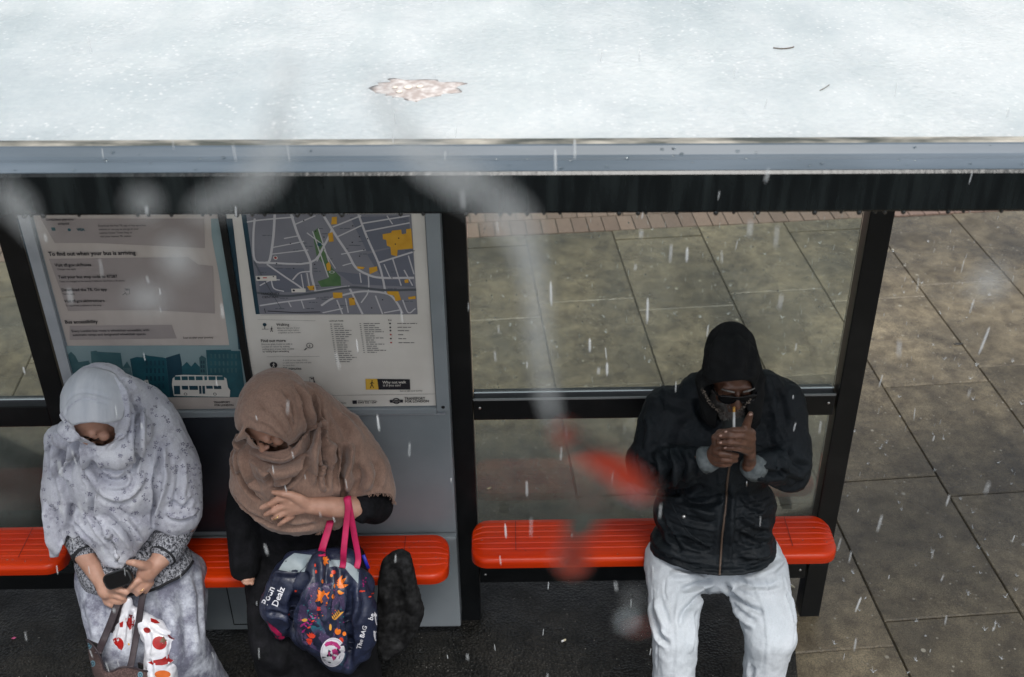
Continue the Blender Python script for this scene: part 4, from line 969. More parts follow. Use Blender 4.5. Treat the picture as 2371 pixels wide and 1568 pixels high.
# skirt
L = Lump(); L.cap(J(310, 1300, 3.12), .19, J(320, 1360, 3.05), .2)
for x0, x1 in ((255, 282), (392, 405)): b_ = J(x1, 1490, 2.84); L.cap(J(x0, 1340, 3.02), .125, b_, .105); L.cap(b_, .105, (b_.x, 2.92, .12), .13)
L.cap(J(330, 1480, 2.88), .10, (J(330, 1480, 2.88).x, 2.95, .12), .14); L.cap(J(430, 1330, 3.06), .08, J(430, 1560, 2.9), .07)
c = L.melt(.009, 6)
c.creases([(A1((680, 1180), (730, 1300), (760, 1450)), .02, -.014), (A1((760, 1150), (800, 1300), (820, 1500)), .022, .014), (A1((840, 1120), (870, 1300), (880, 1500)), .02, -.012), (A1((400, 1200), (430, 1300), (450, 1400)), .018, .012), (A1((460, 1200), (480, 1290)), .014, -.012), (A1((900, 1060), (925, 1200), (930, 1400)), .016, -.010)])
c.ripple(.005, 10); c.V[:, 2] = np.maximum(c.V[:, 2], .05); c.build('skirt', SKT, W1)
for x in (247, 402): shoe(W1, J(x, 1490, 2.8).x, 2.83)
# cardigan
L = Lump(); L.cap(J(280, 1090, 3.12), .15, J(310, 1270, 3.1), .185); L.ball(J(300, 1290, 3.03), (.19, .17, .13)); L.cap(J(250, 1320, 2.99), .105, J(380, 1310, 3.0), .105)
L.cap(J(165, 1080, 3.08), .07, J(168, 1215, 3.05), .062).cap(J(168, 1215, 3.05), .06, J(192, 1268, 2.945), .049)
L.cap(J(390, 1080, 3.12), .075, J(412, 1205, 3.06), .072).cap(J(412, 1205, 3.06), .072, J(388, 1272, 2.955), .055)
c = L.melt(.007, 5); c.ripple(.004, 14)
lap = A1((250, 100), (300, 900), (308, 1110), (330, 1150), (370, 1180), (420, 1200), (480, 1205), (560, 1190), (650, 1180), (720, 1160), (780, 1130), (840, 1100), (900, 1030), (938, 960), (960, 800), (900, 100))
c.cut(lambda C, px, py: (inpoly(px, py, lap) | (C[:, 1] > 3.1)) & (C[:, 2] > .61))
cg = c.build('cardigan', KNIT, W1, .005)
q = MB()
bv = c.bvh()
def seam(pts, r, m, mb, surf, lift=.001, n=10):
    q_ = []
    for p in crom(pts, n):
        x, nn = surf.hit(p[0], p[1], None if False else surf._bv)
        if x is not None: q_.append(x + nn * lift if nn.dot(EYE - x) > 0 else x - nn * lift)
    if len(q_) > 2:
        Q = [q_[0]] + [(q_[i - 1] + q_[i] + q_[i + 1]) / 3 for i in range(1, len(q_) - 1)] + [q_[-1]]
        mb.tube(Q, r, m, 6)
c._bv = bv
seam(A1((316, 1112), (335, 1148), (372, 1176), (420, 1196), (480, 1200), (560, 1186), (650, 1176), (720, 1156), (780, 1126), (838, 1096), (895, 1030), (930, 965)), .0055, TRIM, q, c)
q.build('hem_band', TRIM, cg, True)
for a, b_, r in ((J(192, 1270, 2.945), J(200, 1284, 2.925), .0475), (J(386, 1274, 2.952), J(376, 1288, 2.928), .0485)): q = MB(); q.tube([a, b_], r, TRIM, 20); q.build('cuff', TRIM, cg, True)
# headscarf of the woman in white
L = Lump()
L.ball(J(226, 938, 3.0), (.110, .125, .128), Matrix.Rotation(.5, 3, 'X')); L.cap(J(216, 955, 2.965), .100, J(232, 915, 3.03), .106)
L.cap(J(270, 960, 3.06), .10, J(295, 1020, 3.1), .13); L.cap(J(262, 905, 3.06), .07, J(330, 950, 3.14), .09)
L.cap(J(140, 1020, 3.05), .055, J(195, 1010, 3.03), .07); L.cap(J(170, 1040, 3.07), .09, J(160, 1140, 3.04), .092); L.cap(J(158, 1140, 3.04), .088, J(158, 1240, 3.0), .078); L.cap(J(145, 1240, 3.02), .055, J(150, 1285, 2.99), .05)
L.cap(J(345, 985, 3.12), .105, J(392, 1090, 3.08), .108).cap(J(392, 1090, 3.08), .108, J(406, 1180, 3.04), .094)
L.ball(J(270, 1110, 3.02), (.165, .13, .17)); L.ball(J(268, 1200, 2.985), (.135, .115, .13)); L.cap(J(270, 1240, 2.96), .085, J(275, 1300, 2.92), .05)
L.cap(J(150, 1010, 2.99), .042, J(210, 1040, 2.95), .045).cap(J(210, 1040, 2.95), .045, J(270, 1055, 2.94), .05).cap(J(270, 1055, 2.94), .05, J(312, 1000, 3.0), .06)
c = L.melt(.0056, 5)
hemw = A1((120, 100), (185, 500), (183, 700), (190, 850), (205, 920), (228, 1012), (268, 1010), (312, 905), (345, 925), (400, 970), (450, 1040), (520, 1062), (565, 1068), (602, 1015), (650, 1000), (700, 955), (722, 882), (780, 905), (845, 917), (900, 882), (950, 850), (1100, 700), (900, 0), (120, 0))
facew = B1((375, 850), (480, 822), (620, 812), (760, 828), (860, 870), (880, 960), (840, 1030), (760, 1075), (660, 1085), (570, 1040), (470, 985), (400, 900))
cre = []
cr(B1((900, 270), (960, 420), (1045, 560), (1100, 720), (1112, 850), (1100, 1000), (1105, 1150), (1085, 1350), (1060, 1560)), .009, -.016)
cr(B1((850, 260), (930, 450), (980, 620), (975, 800), (930, 950), (870, 1060), (760, 1140)), .010, .011)
cr(B1((960, 280), (1060, 430), (1140, 650), (1160, 900), (1150, 1200)), .013, .012)
cr(B1((1390, 1080), (1370, 1250), (1330, 1400), (1310, 1560)) + A1((715, 640), (720, 760), (712, 870)), .009, -.016)
cr(A1((760, 500), (770, 640), (745, 760), (730, 860)), .013, .012); cr(A1((830, 560), (830, 690), (800, 800)), .014, -.010); cr(A1((780, 760), (840, 780), (900, 740)), .012, -.012); cr(A1((770, 800), (840, 820), (920, 790)), .012, .010)
cr(B1((420, 1010), (450, 1130), (500, 1300), (540, 1450), (600, 1560)) + A1((430, 820), (520, 960), (560, 1060)), .009, -.014)
cr(B1((380, 1000), (370, 1150), (320, 1300), (330, 1500)), .012, .014); cr(B1((480, 1040), (510, 1200), (560, 1350), (640, 1480)), .012, .011)
cr(B1((180, 700), (250, 830), (350, 940), (460, 990)), .012, .016); cr(B1((240, 650), (270, 760), (350, 860)), .008, -.012)
cr(B1((100, 1080), (115, 1200), (130, 1350)), .011, -.011); cr(B1((230, 1130), (260, 1250), (250, 1400)), .012, -.012); cr(B1((160, 1050), (190, 1250), (170, 1450)), .014, .010)
cr(A1((480, 810), (560, 880), (610, 940), (640, 1000)), .009, -.016); cr(A1((520, 790), (610, 870), (660, 950)), .012, .013); cr(A1((480, 850), (520, 950), (560, 1040)), .012, .010)
cr(A1((330, 760), (350, 850), (420, 940)), .012, -.011); cr(A1((270, 640), (300, 760), (300, 880)), .013, .010); cr(A1((210, 760), (225, 870), (240, 980)), .013, .010); cr(A1((250, 780), (270, 900), (290, 960)), .010, -.012)
cr(A1((430, 560), (480, 640), (560, 660), (620, 600)), .013, -.014); cr(A1((420, 640), (500, 720), (600, 720), (680, 620)), .016, .010); cr(A1((640, 300), (640, 450), (630, 600)), .012, -.010)
for pts in (((290, 500), (360, 380), (470, 325), (560, 325)), ((292, 620), (370, 510), (470, 465), (580, 465))): cr(B1(*pts), .005, -.005)
c.creases(cre[:8]); c.creases(cre[8:16]); c.creases(cre[16:]); c.smooth(1, .3); c.ripple(.0028, 30, (1, 1, .4)); c.ripple(.0012, 80, (1, 1, .4))
c.cut(lambda C, px, py: ~((~inpoly(px, py, hemw)) & (C[:, 1] < 3.14)) & ~(inpoly(px, py, facew) & (C[:, 1] < 3.01)) & (C[:, 2] > .74))
c._bv = c.bvh(); FLP = mat('lilac_grey_print', (.15, .15, .21), .85, (.25, .25, .32), 60); q = MB(); RF = random.Random(5)
for _ in range(700):
    x, y = RF.uniform(85, 475), RF.uniform(860, 1325); dens = (x - 85) / 390 * .55 + .35
    if inpoly([x], [y], B1((262, 640), (330, 250), (650, 130), (900, 280), (985, 600), (900, 1000), (400, 900)))[0] or RF.random() > dens: continue
    a0 = RF.uniform(0, 6.28); s_ = RF.uniform(3.0, 6.4)
    for k in range(RF.randint(3, 5)): 
        a = a0 + k * 1.2566; pt = [(x + s_ * (u * math.cos(a) - v * math.sin(a)), y + .8 * s_ * (u * math.sin(a) + v * math.cos(a))) for u, v in ((.15, 0), (.7, .38), (1.15, .1), (.8, -.34))]
        try:
            vs_ = []
            for px_, py_ in pt:
                h_, n_ = c.hit(px_, py_, c._bv)
                if h_ is None: raise ValueError
                vs_.append(h_ + (EYE - h_).normalized() * .0007)
            if max((p_ - vs_[0]).length for p_ in vs_) < .03: q.add(vs_, [(0, 1, 2, 3)], FLP)
        except ValueError: pass
hw = c.build('headscarf', WH, W1, .004)
dm = bpy.data.meshes.new('d'); dm.from_pydata([tuple(Vector(v) - worldloc(W1)) for v in q.v], [], q.f); hw.data.materials.append(FLP)
bm = bmesh.new(); bm.from_mesh(hw.data); n0 = len(bm.faces); bm.from_mesh(dm); bm.faces.ensure_lookup_table()
for f_ in bm.faces[n0:]: f_.material_index = 1
bm.to_mesh(hw.data); bm.free(); bpy.data.meshes.remove(dm)
# ribbed under-cap: the smooth band over the brow
c2 = Lump().ball(J(226, 938, 3.0), (.1145, .1295, .1325), Matrix.Rotation(.5, 3, 'X')).cap(J(216, 955, 2.965), .1045, J(232, 915, 3.03), .110).melt(.0062, 5)
capp = B1((230, 700), (230, 400), (330, 250), (500, 140), (650, 130), (800, 190), (900, 280), (955, 430), (985, 600), (965, 760), (900, 800), (760, 822), (620, 808), (480, 818), (375, 848), (310, 780))
c2.creases([(B1((300, 740), (305, 670), (370, 590), (480, 540), (620, 550), (800, 600)), .0045, -.006), (B1((290, 600), (370, 505), (470, 462), (620, 475), (850, 540)), .0045, -.005)])
c2.cut(lambda C, px, py: inpoly(px, py, capp) & (C[:, 1] < 3.03)); c2.build('under_cap', CAPW, hw, .005)
# ================================================================== THE MAN
MN = thing('person', 'man in black hooded jacket and pale grey trousers, cupping hands round his cigarette', 'person', (J(1660, 1300, 3.12).x, 3.12, 0), 'people waiting on the shelter benches')
JK, nt, b = blank('black_quilted_jacket'); LL = nt.links.new
c_ = ramp(nt, tex(nt, 'noise', 5, detail=6, rough=.65), .35, .72, (.0035, .0052, .0072), (.009, .0135, .0175)); LL(c_, b.inputs['Base Color'])
b.inputs['Roughness'].default_value = .62; b.inputs['Specular IOR Level'].default_value = .25
p = bumpnode(nt, tex(nt, 'noise', 26, detail=5, rough=.6), .55, .012, None); bumpnode(nt, tex(nt, 'noise', 240, detail=3), .3, .002, b, p)
HDM = mat('black_hood_fleece', (.0065, .007, .0078), .95, (.014, .0145, .015), 14, bump=.6, bscale=220, bdist=.003, spec=.15)
TRO, nt, b = blank('pale_grey_joggers')
c_ = ramp(nt, tex(nt, 'noise', 6, detail=5), .3, .7, (.42, .46, .495), (.53, .565, .60)); c_ = mixrgb(nt, .5, c_, ramp(nt, tex(nt, 'noise', 230, detail=2, stretch=(1, 1, .3)), .3, .7, (.86, .86, .86), (1.08, 1.08, 1.08)), 'MULTIPLY')
nt.links.new(c_, b.inputs['Base Color']); b.inputs['Roughness'].default_value = .9; bumpnode(nt, tex(nt, 'noise', 160, detail=4), .4, .003, b)
CUF = mat('grey_ribbed_cuff', (.07, .085, .09), .9, (.14, .16, .165), 60, bump=.8, bscale=70, bdist=.004, stretch=(1, .3, 1))
SWT = mat('dark_grey_sweater', (.022, .026, .025), .9, (.036, .041, .040), 30, bump=.4, bscale=150)
BRD = mat('grey_stubble', (.22, .21, .195), .8, (.12, .11, .10), 90); SUNG = mat('dark_lens', (.004, .004, .005), .22, spec=.3)
L = Lump(); hc = J(1695, 874, 3.158); P, Rh = head(L, hc, .24, yaw=.03, s=1.0)
L.cap(P(0, -.04, -.1), .052, J(1685, 985, 3.2), .06).cap(J(1665, 1000, 3.2), .13, J(1655, 1270, 3.18), .15).cap(J(1545, 945, 3.22), .05, J(1795, 940, 3.22), .05)
L.chain([J(1545, 950, 3.22), J(1512, 1082, 3.1), J(1645, 1064, 2.955)], [.05, .042, .032]); L.chain([J(1795, 945, 3.22), J(1822, 1075, 3.1), J(1740, 1078, 2.96)], [.05, .042, .032])
# his left hand: back of the hand to us, four fingers across, thumb up
for off in (0, 1, 2, 3): L.chain([J(1736, 1066 - 2 * off, 2.95), J(*H3((920, 960 + 95 * off))[0], 2.905)], [.021, .0155])
finger(L, [(930, 955), (820, 925), (700, 922), (580, 938)], [2.905, 2.880, 2.872, 2.884], [.0155, .0122, .0112, .0088], H3)
finger(L, [(935, 1030), (800, 1000), (650, 988), (510, 992)], [2.903, 2.874, 2.866, 2.880], [.0155, .0125, .0114, .0090], H3)
finger(L, [(930, 1115), (800, 1085), (650, 1078), (510, 1082)], [2.905, 2.876, 2.866, 2.880], [.0150, .0120, .0110, .0088], H3)
finger(L, [(905, 1200), (790, 1165), (690, 1150), (570, 1148)], [2.910, 2.884, 2.876, 2.886], [.0140, .0108, .0098, .0080], H3)
finger(L, [(905, 1000), (860, 880), (890, 790), (922, 705)], [2.912, 2.900, 2.893, 2.890], [.0175, .0145, .0128, .0095], H3)
# his right hand closed beneath
L.chain([J(1646, 1064, 2.95), J(*H3((520, 1150))[0], 2.93), J(*H3((600, 1260))[0], 2.92)], [.026, .029, .026]); L.ball(J(*H3((520, 1060))[0], 2.93), (.024, .024, .034))
finger(L, [(500, 1020), (520, 950), (590, 935)], [2.925, 2.912, 2.905], [.0155, .0125, .0100], H3)
finger(L, [(470, 1080), (455, 1010), (520, 985)], [2.922, 2.905, 2.900], [.0145, .0120, .0100], H3)
finger(L, [(470, 1200), (530, 1220), (650, 1235), (740, 1250)], [2.915, 2.895, 2.892, 2.905], [.0150, .0122, .0110, .0095], H3)
finger(L, [(490, 1290), (560, 1300), (660, 1310), (730, 1310)], [2.918, 2.898, 2.895, 2.908], [.0150, .0122, .0110, .0092], H3)
finger(L, [(500, 1350), (580, 1365), (650, 1360)], [2.922, 2.905, 2.905], [.0140, .0112, .0092], H3)
for x0, x1, ya in ((1570, 1562, 2.68), (1745, 1780, 2.78)): L.chain([J(x0, 1300, 3.14), J(x1, 1478, 2.83), (J(x1, 1478, 2.83).x, ya, .09)], [.07, .05, .036])
c = L.melt(.0042, 2); c.creases([(H3((880, 960), (760, 962), (640, 955)), .004, -.004), (H3((880, 1055), (760, 1040), (600, 1035)), .004, -.004), (H3((870, 1140), (760, 1125), (620, 1115)), .004, -.004), (H3((700, 1010), (730, 1020), (720, 1050)), .004, .003)])
bodyM = c; c.build('body', SKINB, MN)
c._bv = c.bvh(); 
for x, y in ((585, 940), (515, 992), (515, 1082), (578, 1148), (922, 715)):
    h, n_ = c.hit(*H3((x + 18 if x < 900 else x, y))[0], c._bv)
    if h is not None: nl = MB(); nl.ball(h - n_ * .0012, (.0062, .003, .0045), NAIL, 2); nl.build('fingernail', NAIL, MN, True)
# beard and moustache: short bristles on the jaw
q = MB(); bvb = c._bv
N_b = c.normals(); loc = (c.V - np.array(P(0, 0, 0))) @ np.array(Rh) 
idx = np.where((loc[:, 2] < -.030) & (loc[:, 2] > -.125) & (loc[:, 1] > .012) & (loc[:, 1] < .115) & (np.abs(loc[:, 0]) < .075) & (np.abs(loc[:, 0]) < .085) & ~((np.abs(loc[:, 0]) < .022) & (loc[:, 2] > -.072) & (loc[:, 2] < -.046)))[0]
for i in idx:
    if c.V[i, 2] < hc.z - .17: continue
    lx, ly, lz = loc[i]; dense = 1. if (lz < -.06 or abs(lx) > .035) else .55
    for _ in range(3):
        if random.random() < dense * .8:
            p0 = Vector(c.V[i]) + Vector((random.uniform(-.002, .002),) * 3); d = (Vector(N_b[i]) + Vector((random.uniform(-.5, .5), random.uniform(-.3, .3), -.9))).normalized(); l = random.uniform(.004, .011)
            q.tube([p0, p0 + d * l], [.0008, .0004], BRD, 3)
q.build('beard', BRD, MN)
# sunglasses
q = MB()
for k in (-1, 1):
    cpt = P(k * .034, .104, .012); pts = []
    for i in range(18):
        a = 2 * math.pi * i / 18; pts.append(P(k * .034 + .029 * math.cos(a) * (1 if abs(math.cos(a)) < .8 else .97), .106 - .012 * (math.cos(a) * k > 0) * abs(math.cos(a)), .010 + .019 * math.sin(a)))
    q.extr(pts, (Rh @ Vector((0, -.003, 0))), SUNG); q.tube(pts + [pts[0]], .0022, SUNG, 6)
    q.tube([P(k * .062, .094, .016), P(k * .080, .05, .016), P(k * .084, .0, .012)], .0028, SUNG, 6)
q.tube([P(-.008, .109, .016), P(0, .113, .019), P(.008, .109, .016)], .0026, SUNG, 6); q.tube([P(-.06, .104, .029), P(0, .112, .027), P(.06, .104, .029)], .003, SUNG, 6)
q.build('sunglasses', SUNG, MN, 'auto')
for k in (-1, 1): q = MB(); q.tube([P(k * .054, .084, .040), P(k * .035, .098, .046), P(k * .014, .100, .041)], [.0025, .0035, .003], BRD, 6); q.build('eyebrow', mat('dark_grey_brow', (.05, .045, .04), .8), MN, True)
# sweater at the neck
L = Lump(); L.cap(J(1700, 975, 3.125), .055, J(1700, 1010, 3.11), .062); L.cap(J(1690, 1010, 3.14), .08, J(1690, 1060, 3.12), .09); L.melt(.008, 4).build('sweater', SWT, MN)
# jacket
L = Lump(); L.cap(J(1553, 953, 3.215), .088, J(1798, 935, 3.215), .088).cap(J(1620, 905, 3.22), .07, J(1770, 900, 3.22), .07)
L.ball(J(1662, 1050, 3.165), (.232, .145, .2)); L.ball(J(1655, 1180, 3.13), (.222, .165, .17)); L.ball(J(1652, 1262, 3.085), (.232, .18, .085)); L.cap(J(1590, 1262, 3.05), .10, J(1725, 1255, 3.05), .10)
L.cap(J(1545, 955, 3.215), .092, J(1505, 1085, 3.085), .080).cap(J(1505, 1085, 3.085), .080, J(1632, 1068, 2.965), .047); L.cap(J(1480, 1060, 3.11), .05, J(1500, 1100, 3.07), .072)
L.cap(J(1803, 938, 3.215), .094, J(1828, 1078, 3.085), .080).cap(J(1828, 1078, 3.085), .078, J(1752, 1082, 2.97), .045); L.cap(J(1848, 1060, 3.1), .05, J(1832, 1095, 3.07), .07)
c = L.melt(.0066, 6)
cre = []
def cr(pts, r, h): cre.append((pts, r * .85, h * 1.6))
cr(A3((630, 740), (632, 850), (615, 960), (600, 1140)), .010, -.008); cr(A3((660, 760), (655, 900), (640, 1130)), .010, .007)
cr(A3((420, 790), (480, 830), (560, 830), (620, 800)), .016, -.014); cr(A3((340, 860), (390, 960), (440, 1040)), .014, -.013); cr(A3((310, 930), (350, 1010), (430, 1070)), .013, .012)
cr(A3((450, 900), (520, 920), (590, 930)), .012, -.009); cr(A3((430, 980), (500, 1010), (560, 1040)), .012, -.012); cr(A3((480, 850), (540, 880), (600, 880)), .014, .011)
cr(A3((690, 800), (740, 850), (790, 860)), .014, -.012); cr(A3((680, 880), (740, 920), (820, 940)), .014, .011); cr(A3((670, 960), (740, 1000), (840, 1010)), .014, -.012); cr(A3((680, 1050), (740, 1060), (820, 1050)), .013, .010); cr(A3((700, 1090), (760, 1100), (840, 1070)), .010, -.009)
cr(A3((300, 770), (360, 790), (440, 790), (540, 760)), .013, -.015); cr(A3((300, 640), (340, 690), (330, 760)), .012, -.011); cr(A3((370, 620), (390, 690), (380, 770)), .013, -.012); cr(A3((420, 610), (450, 680), (440, 760)), .012, -.010); cr(A3((480, 610), (500, 660), (495, 730)), .010, -.009)
cr(A3((340, 620), (365, 690), (350, 760)), .012, .010); cr(A3((400, 610), (425, 680), (410, 760)), .012, .009); cr(A3((260, 620), (280, 690), (270, 740)), .012, .009)
cr(A3((760, 700), (840, 720), (900, 700)), .013, -.013); cr(A3((880, 600), (920, 660), (980, 690)), .013, -.010); cr(A3((860, 640), (890, 700), (960, 730)), .013, .010); cr(A3((840, 760), (900, 770), (960, 740)), .013, -.010)
cr(A3((330, 360), (400, 420), (480, 450)), .018, -.008); cr(A3((820, 300), (860, 400), (880, 520)), .018, -.008); cr(A3((290, 450), (310, 540), (290, 620)), .018, .008); cr(A3((500, 400), (540, 480), (590, 540)), .016, -.010)
cr(A3((340, 1030), (450, 1090), (560, 1115), (700, 1115), (800, 1075)), .010, -.007)
cr(A3((850, 780), (845, 850), (870, 950)), .014, -.012)
c.creases(cre[:12]); c.creases(cre[12:22]); c.creases(cre[22:]); c.ripple(.0055, 13); c.ripple(.0024, 36)
ql = []
for i in range(6):
    ql.append((A3((345, 800 + 48 * i), (450, 838 + 50 * i), (585, 872 + 46 * i)), .0055, -.0055)); ql.append((A3((650, 872 + 46 * i), (740, 838 + 48 * i), (840, 790 + 46 * i)), .0055, -.0055))
ql += [(A3((300, 585), (400, 600), (520, 590)), .004, -.004), (A3((690, 590), (800, 600), (930, 570)), .004, -.004), (A3((345, 330), (380, 480), (330, 600)), .004, -.005), (A3((860, 320), (850, 480), (900, 600)), .004, -.005), (A3((560, 620), (590, 780), (560, 1120)), .004, -.003)]
c.creases(ql)
hemm = A3((180, 200), (190, 660), (240, 780), (268, 840), (272, 990), (290, 1015), (330, 1060), (400, 1095), (500, 1128), (600, 1143), (700, 1138), (780, 1118), (830, 1080), (862, 1035), (880, 960), (1020, 700), (1020, 100), (180, 100))
c.cut(lambda C, px, py: ((inpoly(px, py, hemm)) | (C[:, 1] > 3.2)) & (C[:, 2] > .60))
jk = c.build('jacket', JK, MN, .006); c._bv = c.bvh()
ZIP = mat('brown_zip', (.085, .055, .038), .5); q = MB()
seam([(1690, 1075), (1684, 1113), (1682, 1152), (1677, 1200), (1672, 1245), (1669, 1290), (1666, 1332)], .0042, ZIP, q, c, .001)
q.build('zip', ZIP, jk, True)
q = MB(); h, n_ = c.hit(1583.5, 1196, c._bv)
if h is not None: q.ball(h, .0085, STEEL, 2)
q.build('snap_button', STEEL, jk, True)
q = MB(); h, n_ = c.hit(1728, 1118, c._bv)
if h is not None: q.tube([h + Vector((0, -.004, .012)), h + Vector((0, -.006, -.012))], .0028, STEEL, 6)
q.build('zip_pull', STEEL, jk, True)
def trim(mb, pts, r, m, c): seam(pts, r, m, mb, c, .0005)
q = MB(); trim(q, C5((330, 290), (400, 430), (480, 540), (590, 610)), .003, JK, c); q.build('pocket_welt', JK, jk, True)
q = MB(); a, b_ = J(1632, 1066, 2.962), J(1652, 1060, 2.948); q.tube([a, a.lerp(b_, .5), b_], [.047, .043, .038], CUF, 22); q.build('cuff', CUF, jk, True)
q = MB(); a, b_ = J(1752, 1086, 2.966), J(1734, 1076, 2.953); q.tube([a, a.lerp(b_, .5), b_], [.046, .043, .037], CUF, 22); q.build('cuff', CUF, jk, True)
# hood
L = Lump(); L.cap(J(1692, 802, 3.215), .083, J(1694, 868, 3.165), .104).cap(J(1694, 868, 3.165), .104, J(1694, 905, 3.15), .108); L.cap(J(1690, 905, 3.19), .10, J(1688, 960, 3.2), .125); L.cap(J(1692, 868, 3.105), .088, J(1692, 840, 3.14), .094)
L.cap(J(1640, 880, 3.13), .045, J(1655, 960, 3.1), .04); L.cap(J(1745, 880, 3.13), .04, J(1738, 955, 3.1), .04)
c = L.melt(.0055, 6)
c.creases([(A3((600, 90), (560, 180), (540, 290)), .014, -.006), (A3((660, 80), (690, 180), (700, 290)), .014, .007), (A3((740, 160), (740, 230), (720, 300)), .012, -.008), (A3((520, 290), (600, 320), (700, 320), (770, 290)), .012, .009), (A3((560, 250), (640, 275), (720, 270)), .012, -.008), (A3((520, 330), (540, 390), (600, 450)), .012, .008)])
c.ripple(.004, 15)
facem = H3((330, 340), (520, 290), (700, 268), (900, 270), (965, 320), (960, 420), (930, 520), (860, 640), (790, 760), (700, 800), (560, 790), (470, 660), (380, 540), (300, 420))
c.cut(lambda C, px, py: ~(inpoly(px, py, facem) & (C[:, 1] < 3.15)) & ~(inpoly(px, py, H3((500, 640), (880, 640), (905, 720), (890, 900), (860, 1100), (480, 1100), (460, 900))) & (C[:, 1] < 3.11)))
hd = c.build('hood', HDM, MN, .006)
# speckled lining along the edge of the hood
LIN = mat('pale_hood_lining', (.20, .165, .135), .95); LIN2 = mat('dark_hood_lining', (.03, .025, .02), .95)
for k, line in enumerate((H3((285, 380), (330, 460), (390, 560), (470, 640), (560, 690)), H3((915, 480), (880, 560), (820, 620), (760, 670)))):
    q = MB()
    for p in crom(line, 9):
        for j in range(3):
            r = random.uniform(.0015, .0032); q.ball(J(p[0] + random.uniform(-3, 4), p[1] + random.uniform(-3, 3), 3.062 + random.uniform(-.006, .006)), (r, r, r), LIN if random.random() < .6 else LIN2, 1)
    q.build('hood_lining', None, hd, True)
# trousers
L = Lump(); L.ball(J(1652, 1285, 3.12), (.225, .16, .115)); 
for x0, x1, ya in ((1562, 1563, 2.68), (1745, 1778, 2.78)):
    b_ = J(x1, 1480, 2.815); L.cap(J(x0, 1298, 3.08), .112, b_, .080); L.cap(b_, .080, (b_.x, ya, .12), .068)
b_ = J(1800, 1478, 2.82); L.cap(J(1770, 1310, 3.07), .085, b_, .07); L.cap(b_, .066, (b_.x - .03, 2.80, .25), .055)
c = L.melt(.0062, 5)
cre = []
cr(C5((640, 870), (540, 900), (400, 940)), .012, -.014); cr(C5((600, 930), (540, 1000), (440, 1090), (400, 1200)), .014, -.011); cr(C5((330, 820), (450, 830), (600, 850)), .013, .010)
cr(C5((200, 1010), (215, 1150), (260, 1280), (330, 1330)), .011, -.014); cr(C5((230, 1000), (260, 1120), (300, 1230)), .013, .010); cr(C5((720, 880), (800, 980), (900, 1050), (1010, 1110)), .013, -.014); cr(C5((740, 940), (800, 1060), (860, 1150), (940, 1210)), .013, .010); cr(C5((780, 860), (900, 900), (1050, 900), (1140, 870)), .014, -.012); cr(C5((1150, 720), (1060, 800), (940, 850)), .014, .010)
cr(C5((1180, 960), (1215, 1080), (1240, 1200)), .011, -.010); cr(C5((760, 900), (850, 1000), (980, 1080)), .012, .009); cr(C5((930, 1490), (920, 1540), (925, 1600)), .012, -.008); cr(C5((480, 1080), (500, 1250), (470, 1400)), .014, .007)
c.creases(cre); c.ripple(.004, 14); c.ripple(.0018, 48, (1, 1, .6)); c.creases([(C5((205, 900), (215, 1100), (240, 1300), (235, 1560)), .0045, -.0045), (C5((1140, 800), (1190, 1000), (1235, 1200), (1200, 1500)), .0045, -.0045), (C5((420, 900), (380, 1100), (390, 1350), (370, 1560)), .006, .004), (C5((930, 880), (1010, 1080), (1040, 1300), (1020, 1560)), .006, .004), (C5((300, 850), (290, 950), (310, 1020)), .004, -.005), (C5((1010, 850), (1040, 930), (1090, 1010)), .004, -.005)]); c.V[:, 2] = np.maximum(c.V[:, 2], .05)
tr_ = c.build('trousers', TRO, MN)
for x, ya in ((1563, 2.66), (1785, 2.76)): shoe(MN, J(x, 1480, 2.83).x, ya, 1.12)
# cigarette
cg = thing('cigarette', 'white cigarette with an orange filter between the hooded man\'s lips', 'cigarette', J(1699.5, 943.5, 3.035))
a, b_ = J(1699.5, 943, 3.036), J(1699.5, 996, 2.955); CW = mat('cigarette_paper', (.75, .75, .74), .8); CO = mat('cigarette_filter', (.62, .32, .07), .7)
q = MB(); q.tube([a.lerp(b_, .24), b_], .0042, CW, 12); q.build('paper', CW, cg, True)
q = MB(); q.tube([a, a.lerp(b_, .24)], .0043, CO, 12); q.build('filter', CO, cg, True)

# ================================================================== THINGS HELD
def decal(mb, surf, poly, m, lift=.0012, cuts=3):
    "a printed shape laid on a surface: every point of it is dropped onto the cloth"
    bm = bmesh.new(); vs = [bm.verts.new((x, y, 0)) for x, y in poly]
    try: bm.faces.new(vs)
    except ValueError: bm.free(); return
    bmesh.ops.triangulate(bm, faces=bm.faces[:])
    if cuts: bmesh.ops.subdivide_edges(bm, edges=bm.edges[:], cuts=cuts, use_grid_fill=True)
    bm.verts.index_update(); out_ = {}
    for v in bm.verts:
        h, n_ = surf.hit(v.co.x, v.co.y, surf._bv)
        if h is not None: out_[v.index] = h + (EYE - h).normalized() * lift
    zs = {}
    fs = [[v.index for v in f.verts] for f in bm.faces if all(v.index in out_ for v in f.verts)]; bm.free()
    ks = sorted({i for f in fs for i in f}); mp = {k: i for i, k in enumerate(ks)}
    fs = [f for f in fs if max((out_[a] - out_[b_]).length for a in f for b_ in f) < .06]
    if fs: mb.add([out_[k] for k in ks], [[mp[i] for i in f] for f in fs], m)
def ell(cx, cy, rx, ry, a=0., n=18): return [(cx + rx * math.cos(t) * math.cos(a) - ry * math.sin(t) * math.sin(a), cy + rx * math.cos(t) * math.sin(a) + ry * math.sin(t) * math.cos(a)) for t in [2 * math.pi * i / n for i in range(n)]]
